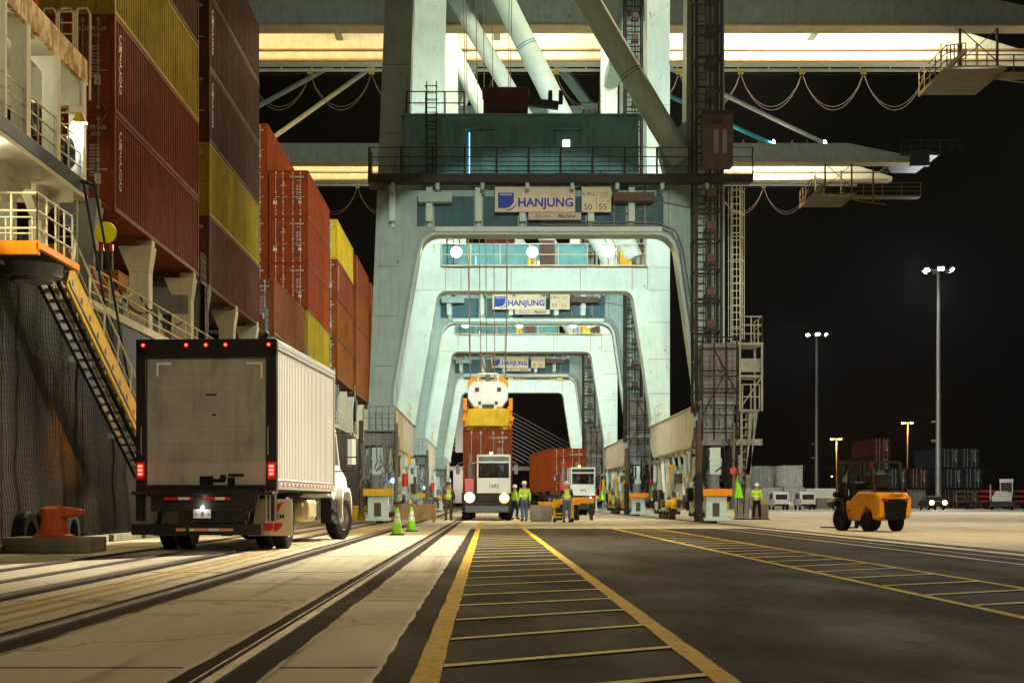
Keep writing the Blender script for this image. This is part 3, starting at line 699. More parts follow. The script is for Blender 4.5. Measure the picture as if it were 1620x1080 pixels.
        # handrail on the sill
        hr = MB().rail((xb - .1 if xa < 0 else xa + .1, 11.0, 4.9), (xb - .1 if xa < 0 else xa + .1, 13.8, 4.9), .9, 2, 1.4, .02); B(hr, 'sill_rail', CREAM)
    # bogies
    rr = random.Random(int(Y0))
    for lx in (-4.47, 9.3):
        for cy in (.9, 13.9):
            e = MB().prism([(cy - .5, 3.2), (cy + .5, 3.2), (cy + 1.9, 2.2), (cy + 1.9, 1.75), (cy - 1.9, 1.75), (cy - 1.9, 2.2)], 'x', lx - .3, lx + .3)
            e.bar((lx + (.33 if lx < 0 else -.33), cy - 1.5, 3.2), (lx + (.4 if lx < 0 else -.4), cy - 1.9, 1.6), .16, .12)
            B(e, 'equaliser_beam', CRF, bevel=.02)
            for by in (cy - 1.35, cy + 1.35):
                bg_ = MB().prism([(by - 1.05, .38), (by + 1.05, .38), (by + 1.15, .8), (by + .55, 1.5), (by - .55, 1.5), (by - 1.15, .8)], 'x', lx - .34, lx - .22)
                bg_.prism([(by - 1.05, .38), (by + 1.05, .38), (by + 1.15, .8), (by + .55, 1.5), (by - .55, 1.5), (by - 1.15, .8)], 'x', lx + .22, lx + .34)
                bg_.box(lx - .34, lx + .34, by - .3, by + .3, 1.4, 1.75)
                o = B(bg_, 'bogie', CRF, bevel=.012)
                for wy in (by - .62, by + .62):
                    B(MB().lathe([(.05, -.16), (.36, -.16), (.36, -.12), (.31, -.1), (.31, .1), (.36, .12), (.36, .16), (.05, .16)], (lx, wy, .34), 20, 'x'), 'wheel', ROPE, o)
                    B(MB().cyl((lx - .42, wy, .36), (lx + .42, wy, .36), .11), 'axle', DARK, o)
                mo = MB().cyl((lx + .34, by, 1.05), (lx + .8, by, 1.05), .17).box(lx + .34, lx + .5, by - .22, by + .22, .75, 1.3); mo.cyl((lx + .8, by, 1.05), (lx + .86, by, 1.05), .12)
                B(mo, 'drive_motor', rr.choice((GREYST, CR, BROWN)), o)
                bx = MB().box(lx - .62, lx - .36, by - .3, by + .25, .9, 1.5).cyl((lx - .5, by + .4, .5), (lx - .5, by + .4, 1.4), .07); B(bx, 'brake_unit', rr.choice((GREYST, DARK, YEL)), o)
        # rail clamp, buffer, tanks, hydraulic gear around the near end (end face seen by people on the quay)
        ye = -2.15
        B(MB().box(lx - .42, lx + .42, ye + .02, ye + .3, .22, 1.15).box(lx - .52, lx + .52, ye - .1, ye + .1, .12, .25), 'end_plate', CRF, bevel=.01)
        B(MB().box(lx - .16, lx + .12, ye - .01, ye + .03, .3, .85), 'end_recess', BROWN)
        B(MB().box(lx - .6, lx + .6, ye - .28, ye - .05, 1.12, 1.42), 'buffer_bar', YEL if lx < 0 else ORNG, bevel=.02)
        B(MB().cyl((lx - .1, ye + .2, 1.42), (lx - .1, ye + .2, 1.9), .24).cyl((lx - .1, ye + .2, 1.9), (lx - .1, ye + .2, 1.98), .28), 'hydraulic_tank', GREYST)
        B(MB().box(lx - .26, lx + .18, ye + .12, ye + .6, 2.0, 3.1).box(lx - .3, lx + .22, ye + .1, ye + .14, 2.6, 2.68), 'pump_cabinet', CRF, bevel=.015)
        B(MB().box(lx - .6, lx + .65, ye + .3, 1.5, 3.2, 3.7).box(lx - .62, lx + .7, ye + .1, -.1, 3.75, 3.82), 'service_platform', GREYST)
        B(MB().rail((lx - .62, ye + .1, 3.82), (lx + .7, ye + .1, 3.82), .95, 2, .25, .018), 'service_rail', GREYST)
        pp = MB()
        for k in range(44):
            x = lx + rr.uniform(-.75, .8); z = rr.uniform(1.2, 2.4); y_ = ye + rr.uniform(.0, .8)
            pp.tube([(x, y_, z + rr.uniform(.6, 1.5)), (x + rr.uniform(-.1, .1), y_ - .1, z + .3), (x + rr.uniform(-.35, .35), y_, z)], rr.choice((.02, .03, .045)), 5)
        B(pp, 'hydraulic_hoses', CABLE if lx > 0 else GREYST)
        for k in range(34):
            x = lx + rr.choice((-1, 1)) * rr.uniform(.3, .75); yk = rr.uniform(-1.6, 15.8); z = rr.uniform(1.5, 2.9)
            m_ = MB()
            t = rr.random()
            if t < .4: m_.box(x - .16, x + .16, yk - .2, yk + .2, z - .2, z + .25); nm = 'junction_box'
            elif t < .7: m_.cyl((x, yk, z - .5), (x, yk, z + .3), .10); m_.cyl((x, yk, z + .3), (x, yk, z + .4), .14); nm = 'accumulator'
            else: m_.bar((x, yk - .3, z - 1.0), (x, yk + .5, z + .4), .12, .12); nm = 'strut'
            B(m_, nm, rr.choice((CRF, CRF, BROWN, SILL, YEL, CR, WHITE)), bevel=.008)
        for k in range(5):
            yk = 3.5 + k * 2.0; s = 1 if lx < 0 else -1
            B(MB().bar((lx + s * .52, yk, 3.2), (lx + s * .35, yk + .1, 1.3), .1, .2), 'hanger', CRF)
            B(MB().box(lx - .3, lx + .3, yk - .5, yk + .5, .55, 1.1).cyl((lx + s * .3, yk, .8), (lx + s * .62, yk, .8), .2), 'storm_anchor', rr.choice((YEL, GREYST, BROWN)), bevel=.01)
        B(MB().cyl((lx - .7, ye + .1, .3), (lx - .7, ye + .1, 4.2), .09 if lx < 0 else .14), 'cable_mast', BROWN)
        B(MB().cyl((lx + .72, ye + .2, 1.0), (lx + .72, ye + .2, 4.1), .08), 'cable_mast', ROPE)
    B(MB().tube([(8.55, -2.2, 2.0), (8.55, -2.25, .1)], .16, 8), 'hanging_cable_bundle', DARK)
    B(MB().lathe([(.001, .95), (.03, .93), (.22, .1), (.24, 0)], (10.2, -1.9, 1.05), 14), 'lime_cone_cover', LIME)
    B(MB().lathe([(.01, -.06), (.09, -.05), (.11, 0), (.09, .05), (.01, .06)], (-3.9, -1.9, 1.75), 14, 'y'), 'blue_lamp', emit('blue_lamp', (.2, .4, 1), 5))
    B(MB().cyl((10.0, -1.95, 2.15), (10.0, -2.05, 2.15), .16), 'red_signal_disc', REDP); B(MB().cyl((-3.55, 1.0, 1.55), (-3.55, 1.0, 2.1), .13), 'red_extinguisher', REDP)
    # electrical house on the near beam
    h_ = MB().box(-3.5, 6.3, -.55, 2.6, 14.42, 17.0); hs = B(h_, 'electrical_house', HOUSE, bevel=.02)
    st = MB()
    for k in range(14): st.box(-3.4 + k * .73, -3.36 + k * .73, -.575, -.55, 14.5, 16.95)
    st.box(-3.6, 6.4, -.65, 2.7, 17.0, 17.08)
    B(st, 'panel_ribs', HOUSE, hs)
    for x in (-.75, 2.85):
        d_ = B(MB().box(x, x + .85, -.62, -.58, 14.6, 16.35).box(x - .15, x + 1.1, -.85, -.58, 16.4, 16.46), 'door', HOUSE, hs)
        if x > 0: B(MB().box(x + .28, x + .56, -.64, -.62, 15.7, 15.98), 'lit_window', LWIN, d_)
        else: B(MB().box(x - .04, x - .005, -.6, -.57, 14.6, 16.3), 'lit_gap', emit('door_gap_glow', (.35, .75, 1), 3), d_)
    ld = MB().ladder(-2.35, -.75, 14.45, 18.4, .4, 'x')
    for k in range(6): ld.tube([(-2.55, -.75, 15.3 + k * .55), (-2.6, -1.3, 15.3 + k * .55), (-2.1, -1.3, 15.3 + k * .55), (-2.15, -.75, 15.3 + k * .55)], .02, 5)
    B(ld, 'caged_ladder', DARK, hs)
    rf = MB().rail((-3.4, -.5, 17.08), (-1.0, -.5, 17.08), .95, 2, .8, .028); rf.rail((-3.4, -.5, 17.08), (-3.4, 2.5, 17.08), .95, 2, .8, .028)
    B(rf, 'roof_rail', DARK, hs)
    # cable reel / trolley machine on the roof
    rc = MB().box(-.2, 1.7, .2, 1.8, 17.45, 18.35).box(-.25, 1.75, .15, 1.85, 18.35, 18.42); 
    for k in range(9): rc.box(-.15 + k * .21, -.1 + k * .21, .16, .2, 17.45, 18.35)
    rc.box(-.1, 1.6, .4, 1.6, 17.08, 17.45)
    o = B(rc, 'roof_machine', paint('machine_maroon', (.13, .03, .025), .5, dirt=.4), bevel=.01)
    B(MB().bar((1.7, .6, 17.9), (3.0, .6, 17.75), .35, .3).bar((2.6, .6, 17.7), (2.6, .6, 18.0), .1), 'arm', DARK, o)
    for x in (2.65, 3.1): B(MB().cyl((x - .08, .6, 18.1), (x + .08, .6, 18.1), .3), 'roller', BLACK, o)
    # catwalk in front of the house, wrapping the legs
    cw = MB().box(-4.9, 10.9, -1.55, -.62, 14.1, 14.3); cw.box(-4.9, 10.9, -1.6, -1.5, 14.0, 14.36); B(cw, 'catwalk', DARK, bevel=.01)
    B(MB().rail((-4.9, -1.5, 14.3), (10.9, -1.5, 14.3), 1.15, 3, 1.35, .022, .04), 'catwalk_rail', DARK)
    B(MB().rail((-4.9, -1.5, 14.3), (-4.9, 0, 14.3), 1.15, 3, .8, .025).box(-4.95, -4.3, -1.5, -.1, 14.0, 14.3), 'catwalk_end', BROWN)
    uv = MB()
    for k in range(8): B(MB().box(-4.0 + k * 1.85, -3.85 + k * 1.85, -1.5, -.1, 13.75, 14.05), 'catwalk_bearer', CR)
    B(MB().box(-2.9, -1.5, -.9, -.4, 13.35, 13.75), 'cable_tray', CR); B(MB().box(5.2, 6.9, -1.1, -.3, 13.35, 13.7), 'cable_tray', BROWN)
    # elevator tower on the right leg
    et = MB()
    for (x, y_) in ((8.55, -1.5), (9.6, -1.5), (8.55, -.45), (9.6, -.45)): et.box(x - .05, x + .05, y_ - .05, y_ + .05, 4.6, 36)
    z = 5.4
    while z < 36:
        for y_ in (-1.5, -.45): et.box(8.5, 9.65, y_ - .03, y_ + .03, z, z + .07)
        et.box(8.52, 8.58, -1.5, -.45, z, z + .07); et.box(9.57, 9.63, -1.5, -.45, z, z + .07)
        z += 1.25
    et.ladder(8.8, -1.42, 4.6, 36, .35, 'x', .03); et.box(9.12, 9.2, -1.45, -1.3, 4.6, 36); et.box(9.32, 9.36, -1.45, -1.3, 4.6, 36)
    B(et, 'elevator_tower', DARK)
    z = 6.6
    while z < 34:
        m_ = MB().box(8.95, 9.4, -1.4, -.9, z, z + .16).box(9.0, 9.35, -1.5, -1.42, z + .1, z + .42); B(m_, 'landing_bracket', BROWN); z += 1.35
    # elevator cab up on the catwalk
    ec = MB().box(8.72, 9.95, -2.3, -1.62, 14.5, 16.6); o = B(ec, 'elevator_cab', BROWN, bevel=.02)
    B(MB().box(8.68, 10.0, -2.36, -1.6, 16.6, 16.75).box(9.1, 9.5, -2.35, -2.3, 16.2, 16.4), 'cab_roof', DARK, o)
    for x in (9.15, 9.5): B(MB().prism(fillet([(x, 15.0, .09), (x + .2, 15.0, .09), (x + .2, 16.0, .09), (x, 16.0, .09)], 4), 'y', -2.325, -2.305), 'cab_window', GREYST, o)
    # lower machinery cabin on the right leg
    lc = MB().box(8.7, 10.15, -2.0, -.05, 5.0, 7.35); o = B(lc, 'machinery_cabin', paint('cabin_pink_grey', (.22, .195, .17), .55, dirt=.45, rust=.1), bevel=.02)
    B(MB().box(8.6, 10.2, -2.1, 0, 4.85, 5.0), 'cabin_floor', GREYST, o)
    rb = MB()
    for k in range(9): rb.box(8.72, 10.13, -2.02, -2.0, 5.15 + k * .24, 5.17 + k * .24)
    rb.box(9.7, 9.78, -2.05, -2.0, 5.3, 7.2)
    B(rb, 'louvres', BROWN, o)
    lt = MB()
    for x in (8.72, 9.2, 9.68, 10.12): lt.box(x - .03, x + .03, -2.22, -2.16, 3.4, 7.6)
    for z in (4.4, 5.3, 6.2, 7.1, 7.55): lt.box(8.69, 10.15, -2.22, -2.17, z, z + .05)
    lt.bar((8.72, -2.19, 4.4), (9.68, -2.19, 6.2), .05); lt.bar((10.12, -2.19, 5.3), (9.2, -2.19, 7.1), .05)
    lt.rail((8.7, -2.2, 5.0), (10.15, -2.2, 5.0), 1.0, 2, .5, .02)
    B(lt, 'cabin_guard_lattice', DARK, o)
    lo = MB().box(8.8, 10.05, -1.7, -.3, 3.9, 4.85).bar((9.0, -1.75, 4.0), (9.9, -1.75, 4.7), .1); lo.prism([(-1.9, 3.85), (-.2, 3.85), (-.5, 3.2), (-1.4, 3.2)], 'x', 8.75, 9.95)
    B(lo, 'cable_chute', GREYST)
    # caged ladder on the outer edge + platforms and stair to the quay
    cg = MB()
    for k in range(6): x = 9.98 + k * .13; cg.cyl((x, -1.0 - .45 * math.sin(math.pi * k / 5), 7.6), (x, -1.0 - .45 * math.sin(math.pi * k / 5), 13.9), .018, seg=5)
    z = 8.0
    while z < 13.9:
        cg.tube([(9.95 + .68 * t / 8, -1.0 - .47 * math.sin(math.pi * t / 8), z) for t in range(9)], .024, 5); z += .95
    cg.ladder(10.3, -.9, 7.4, 14.2, .4, 'x', .025)
    B(cg, 'ladder_cage', SILL)
    pf = MB().box(9.7, 11.25, -1.9, -.2, 7.3, 7.4); pf.rail((10.3, -1.9, 7.4), (11.2, -1.9, 7.4), 1.05, 3, .5, .028); pf.rail((11.2, -1.9, 7.4), (11.2, -.2, 7.4), 1.05, 3, .8, .028)
    pf.box(10.3, 11.2, -1.75, -.3, 6.0, 6.08); pf.box(10.35, 11.2, -1.8, -1.76, 6.2, 6.75)
    for x in (10.3, 11.2):
        for y_ in (-1.85, -.3): pf.box(x - .04, x + .04, y_ - .04, y_ + .04, 4.6, 7.3)
    pf.box(10.25, 11.15, -1.7, -.3, 4.6, 4.68); pf.rail((10.4, -1.85, 4.68), (11.1, -1.85, 4.68), 1.0, 2, .35, .03)
    pf.bar((10.3, -1.85, 4.7), (11.2, -1.85, 6.0), .05)
    B(pf, 'access_platform', paint('platform_grey', (.34, .33, .27), .5, dirt=.5, rust=.1))
    sr = MB()
    for s in (0, .7): sr.bar((10.35 - .0, -1.9 + s, 4.6), (10.35, -1.9 + s, .3), .09); sr.bar((10.75, -1.9 + s, 4.5), (10.55, -1.9 + s, .3), .2, .1)
    z = .6
    while z < 4.5: sr.box(10.3, 10.75, -1.9, -1.2, z, z + .04); z += .33
    sr.bar((10.25, -1.95, 2.8), (10.25, -1.95, .3), .1); sr.box(9.6, 11.2, -2.0, -1.75, 3.2, 3.45)
    sr.bar((10.95, -1.9, 4.6), (10.6, -1.9, 2.0), .16, .1)
    B(sr, 'stair_tower', paint('stair_grey', (.30, .29, .25), .6, dirt=1, dcol=(.06, .055, .045)))
    # diagonal braces
    def brace(x0, z0, x1, z1, y_, r, m_=CR): 
        o = B(MB().cyl((x0, y_, z0), (x1, y_, z1), r, seg=24), 'diagonal_brace', m_)
        for t in (.45, .8):
            p = Vector((x0, y_, z0)).lerp(Vector((x1, y_, z1)), t); d = (Vector((x1, y_, z1)) - Vector((x0, y_, z0))).normalized()
            for q in (0, .14): B(MB().cyl(p + d * q, p + d * (q + .05), r + .012, seg=24), 'brace_band', HOUSE, o)
    brace(-2.9, 34.1, 8.2, 15.2, -.1, .5, CRF)
    brace(-2.6, 34.1, 7.6, 13.6, FY + .6, .56, CRF)
    # gusset where brace meets leg
    B(MB().prism([(7.6, 14.4), (8.9, 14.4), (8.6, 17.2), (7.2, 15.9)], 'y', .1, .9), 'gusset', CR)
    # transverse ties at top
    for z in (31.2, 35.6):
        for xa in (-4.2, 8.5): B(MB().box(xa, xa + 1.0, 1.3, FY, z, z + .8), 'top_tie', CR)
    for yy in (.2, FY + .2): B(MB().box(-3.1, 8.5, yy, yy + .9, 35.6, 36.8), 'top_beam', CR)
    for xa in (-3.7, 9.2):
        for yy in (.6, FY + .6): B(MB().bar((xa, yy, 37), (.5, 9 if yy > 2 else 7, 51), .8), 'apex_leg', CR)
    # boom girders
    def girder(y0, y1, z0, z1, m_):
        return B(MB().prism([(-48, z0), (41.0, z0), (41.0, z0 + .4), (34.4, z1), (-48, z1)], 'y', y0, y1), 'boom_girder', m_, bevel=.015)
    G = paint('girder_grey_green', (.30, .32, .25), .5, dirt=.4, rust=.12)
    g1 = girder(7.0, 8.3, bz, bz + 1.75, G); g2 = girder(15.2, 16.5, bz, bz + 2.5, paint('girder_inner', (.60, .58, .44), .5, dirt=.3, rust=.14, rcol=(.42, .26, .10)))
    B(MB().box(-48, 40.5, 14.8, 15.2, bz + .75, bz + .85).box(-48, 40.5, 14.9, 15.2, bz + .0, bz + .14), 'trolley_rail', paint('ledge_rust', (.40, .24, .10), .6, dirt=.5), g2)
    B(MB().box(-48, 40.5, 6.85, 8.45, bz - .14, bz), 'bottom_flange', paint('flange_ochre', (.50, .38, .18), .6, dirt=.4), g1)
    sm = MB()
    x = -47
    while x < 34: sm.box(x, x + .04, 6.985, 7.0, bz + .02, bz + 1.73); x += 4.6
    B(sm, 'girder_seams', G, g1)
    x = -46
    while x < 33: B(MB().box(x, x + .5, 8.3, 15.2, bz + 1.55, bz + 1.74), 'cross_tie', G); x += 11.6
    B(MB().box(39.4, 43.0, 6.6, 14.0, bz + .5, bz + .8).box(40.2, 42.0, 6.2, 6.6, bz - .6, bz + .9), 'boom_end_platform', DARK)
    B(MB().rail((39.4, 6.6, bz + .8), (45, 6.6, bz + .8), 1.1, 2, 1.0, .03), 'boom_end_rail', DARK)
    # boom lamps between the girders
    for k, x in enumerate((-36, -28, -20, -12, 14, 20, 26, 32)):
        B(MB().box(x - .6, x + .6, 8.32, 8.5, bz + .9, bz + 1.15), 'boom_lamp', emit('boom_lamp_glow', (1, .9, .6), 5), g1)
    # festoon beam, trolleys and loops
    fb = MB().box(-46, 38, 17.4, 17.6, bz - .02, bz + .16); x = -45.5
    while x < 38: fb.box(x - .05, x + .05, 17.4, 17.5, bz + .16, bz + .55); x += 2.3
    B(fb, 'festoon_beam', SILL)
    x = -46.0; k = 0
    while x < 31:
        if not (-4 < x < -1 and False):
            for q, sag in ((0, 2.8), (.15, 2.5)):
                pts = [(x + 4.65 * t / 12, 17.5 + q, bz - .15 - sag * (1 - (2 * t / 12 - 1) ** 2) ** .8) for t in range(13)]
                B(MB().tube(pts, .024, 5), 'festoon_loop', FEST)
            B(MB().tube([(x + 4.65 * t / 6, 17.5, bz - .1 - .18 * (1 - (t / 3 - 1) ** 2)) for t in range(7)], .018, 5), 'tow_rope', FEST)
            B(MB().box(x - .2, x + .2, 17.35, 17.65, bz - .22, bz - .02), 'festoon_carriage', YEL)
        x += 4.65
    # hanging service platform under the boom
    px = 0
    pm = paint('platform_ochre', (.13, .092, .036), .55, dirt=.5, rust=.2)
    hp = MB()
    for x in (px + .9, px + 2.6): hp.box(x - .05, x + .05, 7.0, 7.1, bz - 2.1, bz + .1); hp.box(x - .05, x + .05, 10.0, 10.1, bz - 2.1, bz + .1)
    hp.bar((px + .9, 7, bz - .1), (px + 2.6, 7, bz - 1.6), .04); hp.bar((px + 2.6, 7, bz - .1), (px + .9, 7, bz - 1.6), .04)
    hp.box(px, px + 2.7, 6.0, 10.6, bz - 2.2, bz - 2.12); hp.box(px - .05, px + .05, 3.2, 10.6, bz - 2.3, bz - 2.1)
    hp.add([(px, 3.2, bz - 2.9), (px + 1.6, 3.2, bz - 2.9), (px + 1.6, 6, bz - 2.2), (px, 6, bz - 2.2), (px, 3.2, bz - 2.82), (px + 1.6, 3.2, bz - 2.82), (px + 1.6, 6, bz - 2.12), (px, 6, bz - 2.12)], [(0, 1, 2, 3), (4, 5, 6, 7), (0, 1, 5, 4), (0, 3, 7, 4), (1, 2, 6, 5)])
    hp.rail((px, 3.2, bz - 2.85), (px, 6, bz - 2.15), 1.0, 3, .6, .025); hp.rail((px, 6, bz - 2.12), (px, 10.6, bz - 2.12), 1.0, 3, 1, .025)
    hp.rail((px + .9, 7.0, bz - 2.1), (px + 7, 7.0, bz - 2.1), .8, 3, 1.2, .028); hp.box(px + 2.6, px + 7, 6.9, 7.9, bz - 2.2, bz - 2.1)
    hp.bar((px + 2.6, 7, bz - 2.4), (px + 4.8, 7, bz - 2.7), .05); hp.box(px + 3.9, px + 4.0, 6.9, 7.0, bz - 2.6, bz - .5)
    for v in hp.v: v.xyz = (31.0 + v.x * 1.5, 7.4 + (v.y - 7) * 1.35, bz + (v.z - bz) * 1.5)
    B(hp, 'hanging_platform', pm)
    # stays from boom to apex
    for p0, p1, r, m_ in (((-29, 7.5, bz + 1.6), (.2, 7.5, 51), .24, G), ((-25, 15.8, bz + 2.3), (.2, 8.5, 51), .24, G), ((.8, 7.5, 50.5), (32.5, 7.5, bz + 1.75), .22, SILL), ((.8, 7.9, 47.8), (27.4, 7.7, bz + 1.75), .22, paint('stay_cyan', (.06, .40, .44), .5))):
        B(MB().cyl(p0, p1, r, seg=8), 'stay', m_)
    # small lamps on the girder top
    for k, x in enumerate((22.9, 24.5, 26.0, 27.4, 29.2, 30.6, 32.3)):
        B(MB().lathe([(.04, .35), (.16, .05), (.18, 0)], (x, 7.4, bz + 1.8), 10), 'girder_lamp', LW if k in (0, 3, 6) else GREYST)
    # signs
    sx = .28
    sg = B(MB().box(sx, sx + 3.35, -.75, -.68, 12.950, 14.0), 'name_sign', paint('sign_cream', (.66, .58, .40), .5, dirt=.15), bevel=.008)
    BL = paint('sign_blue', (.035, .07, .36), .5, dirt=.1)
    B(MB().text('HANJUNG', .50, faceN(sx + 2.12, -.757, 13.330), bold=.028), 'lettering', BL, sg, smooth=False)
    em = MB().prism([(sx + .14, 13.110), (sx + .14, 13.750), (sx + .80, 13.750), (sx + .80, 13.350), (sx + .62, 13.150), (sx + .45, 13.110)], 'y', -.762, -.752)
    em.prism([(sx + .44, 13.020), (sx + .62, 13.010), (sx + .78, 13.090), (sx + .9, 13.250), (sx + .92, 13.370), (sx + .84, 13.210), (sx + .68, 13.090)], 'y', -.762, -.752)
    eo = B(em, 'emblem', BL, sg, smooth=False)
    B(MB().text('HANJUNG', .11, faceN(sx + .47, -.768, 13.670), bold=.02), 'emblem_lettering', LETTER, eo, smooth=False)
    ls = B(MB().box(sx + 3.62, sx + 4.85, -.75, -.69, 12.950, 14.0), 'load_sign', paint('sign_cream2', (.68, .60, .38), .5, dirt=.2), bevel=.008)
    lt = MB().text('S.W.L', .22, faceN(sx + 3.93, -.757, 13.690), bold=.01).text('UNDER', .11, faceN(sx + 4.55, -.757, 13.730)).text('HOOK', .11, faceN(sx + 4.55, -.757, 13.610))
    lt.text('50', .36, faceN(sx + 3.88, -.757, 13.150)).text('55', .36, faceN(sx + 4.50, -.757, 13.150)).text('LT', .11, faceN(sx + 4.12, -.757, 13.390)).text('LT', .11, faceN(sx + 4.74, -.757, 13.390))
    lt.box(sx + 4.225, sx + 4.24, -.757, -.75, 12.990, 13.810)
    B(lt, 'lettering', BLK2, ls, smooth=False)
    ms = B(MB().box(sx + 1.4, sx + 3.6, -.75, -.69, 12.630, 12.930), 'maker_sign', paint('sign_grey', (.50, .46, .38), .5, dirt=.2), bevel=.006)
    B(MB().text('Alliance', .22, faceN(sx + 1.98, -.757, 12.780), shear=.3), 'grey_lettering', GREYST, ms, smooth=False)
    B(MB().text('Machine', .22, faceN(sx + 2.98, -.757, 12.780), shear=.3, bold=.02), 'lettering', BLK2, ms, smooth=False)
    # ---- lamps (fixtures on the crane)
    W_ = (.88, 1, .86); WARM = (1, .80, .48)
    for x in (-3.4, 2.6, 8.9):   # floods on the back of the near frame lighting the far frame and the deck between
        fx = MB().box(x - .2, x + .2, 1.35, 1.6, 14.5 if x > 0 and x < 8 else 15.2, 14.8 if x > 0 and x < 8 else 15.5); B(fx, 'rear_floodlight', GREYST)
    return cr
LWIN = emit('lit_window', (1, 1, .92), 5)
c1 = crane(60, 33.4, 'nearest pale green gantry crane straddling the lane, its name sign largest')
c2 = crane(90, 33.4, 'middle pale green gantry crane, framed by the opening of the nearest one')
c3 = crane(129, 33.4, 'farthest pale green gantry crane with the smallest name sign, behind the hoisted spreader')

def crane_lights(Y0, bz, k, near=True):
    W_ = (.84, 1, .93); WARM = (1, .74, .36)
    # far beam floods shine toward the stern and down
    for x in (-1.65, 2.3, 6.25): spot((x, Y0 + 13.55, 13.84), (x, Y0 + 2, 1), 1700 * k, (1, .76, .40), 120, .7, .2)
    # behind the near frame, shining forward on the far frame
    for x, z in ((-3.2, 16.0), (2.6, 14.6), (8.6, 16.0)): spot((x, Y0 + 2.9, z), (x * .9 + .2, Y0 + 14, z - 3.5), 2800 * k, W_, 150, .8, .3)
    for x in (-3, 9): spot((x, Y0 + 2.9, 18), (x, Y0 + 14, 23), 1700 * k, W_, 120, .8, .3)
    for x in (-1, 5.5): spot((x, Y0 + 15.6, 14.2), (x, Y0 + 30, 14.5), 4000 * k, W_, 130, .8, .3)
    # boom lamps wash the inner face of the far girder
    for x, L, e, c in ((-27, 40, 3200, (1, .72, .30)), (2.6, 11, 1700, (1, .90, .64)), (23, 19, 6500, (1, .94, .74))):
        area((x, Y0 + 8.6, bz + .9), (x, Y0 + 15, bz + 1.1), e * k, c, L, .35)
    # work floods under the boom
    for x, e in ((-8, 6500), (3, 6500), (18, 6500)): spot((x, Y0 + 11, bz - .4), (x * .9, Y0 - 4, 0), e * k, WARM, 110, .8, .3)
crane_lights(60, 33.4, 1); crane_lights(90, 33.4, 1); crane_lights(129, 33.4, 1)
# floods on the nearest crane's boom looking back along the quay, plus added spots
spot((20, 66, 33), (-3.5, 29.3, 1.4), 430000, (1, .90, .70), 20, 1, .3)  # narrow spot added to brighten the truck side
spot((-5, 66, 33), (-3.5, 26, 0), 26000, (1, .74, .36), 70, .8, .35)
spot((8.2, 58.2, 4.3), (-10.5, 36.2, 2.45), 14000, (1, .40, .07), 6, 1, .08)  # low orange spot added to imitate a lamp reflection on the hull
spot((6, 66, 33), (-1, 15, 0), 34000, (1, .74, .36), 75, .8, .35)
spot((20, 66, 33), (14, 42, 0), 24000, (1, .80, .48), 70, .8, .35)
# fill spots added unseen behind the camera, then the lower, hooded flood
spot((14, -18, 24), (-5.2, 25.6, 2.2), 24000, (1, .84, .58), 8, .6, .3)
spot((14, -18, 24), (-22, 50, 6), 3500, (1, .78, .46), 32, .5, .5)
spot((14, -18, 24), (6, 60, 18), 8500, (1, .88, .62), 50, .5, .5)
spot((2.5, -18, 13), (2.2, 60, 5.2), 85000, (.97, 1, .86), 15.5, .12, .12)

# hoist ropes + spreader + container being landed
sp = empty('spreader', (1.1 - 1.1, 73, 0), label='yellow container spreader with white sheave block hanging on ropes over the terminal tractor', cat='spreader')
def S(mb, name, mat, par=None, **kw): return mb.build(name, mat, par or sp, **kw)
YB = 4.62
S(MB().prism([(-1.12, YB), (1.12, YB), (1.12, YB + .2), (.92, YB + .85), (-.92, YB + .85), (-1.12, YB + .2)], 'y', -3.0, -2.75), 'end_beam', YEL, bevel=.02)
S(MB().prism([(-1.12, YB), (1.12, YB), (1.12, YB + .2), (.92, YB + .85), (-.92, YB + .85), (-1.12, YB + .2)], 'y', 2.75, 3.0), 'end_beam', YEL, bevel=.02)
S(MB().box(-.8, -.35, -2.75, 2.75, YB + .3, YB + .75).box(.35, .8, -2.75, 2.75, YB + .3, YB + .75), 'main_beam', YEL, bevel=.02)
for s in (-1, 1):
    for y_ in (-3.0, 3.0):
        S(MB().box(s * 1.12 - .09, s * 1.12 + .09, y_ - .2, y_ + .2, YB + .75, YB + 1.35).bar((s * 1.13, y_, YB + .8), (s * 1.2, y_, YB + .1), .09, .16).cyl((s * 1.15, y_ - .3, YB + .35), (s * 1.15, y_ + .3, YB + .35), .13), 'flipper', ORNG, bevel=.01)
hb = fillet([(-.62, YB + .95), (.62, YB + .95), (1.02, YB + 1.5), (1.02, YB + 2.0), (.75, YB + 2.35), (-.75, YB + 2.35), (-1.02, YB + 2.0), (-1.02, YB + 1.5)])
hbk = S(MB().prism(hb, 'y', -.9, .9), 'head_block', WHITE, bevel=.03)
S(MB().box(-.3, .3, -.98, -.85, YB + .85, YB + 1.2), 'centre_box', BROWN, hbk)
S(MB().box(-.66, -.46, -.95, -.89, YB + 1.85, YB + 2.05).box(.46, .66, -.95, -.89, YB + 1.85, YB + 2.05).box(-.5, -.35, -.95, -.89, YB + 1.2, YB + 1.35).box(.35, .5, -.95, -.89, YB + 1.2, YB + 1.35), 'pin_plates', BROWN, hbk)
S(MB().box(-.7, -.45, -.93, -.6, YB + .8, YB + 1.1).box(.45, .7, -.93, -.6, YB + .8, YB + 1.1), 'twist_pad', ORNG, hbk)
for s in (-1, 1):
    for y_ in (-.6, .6): S(MB().lathe([(.08, -.08), (.42, -.08), (.38, 0), (.42, .08), (.08, .08)], (s * .62, y_, YB + 2.2), 26, 'y'), 'sheave', ORNG, hbk)
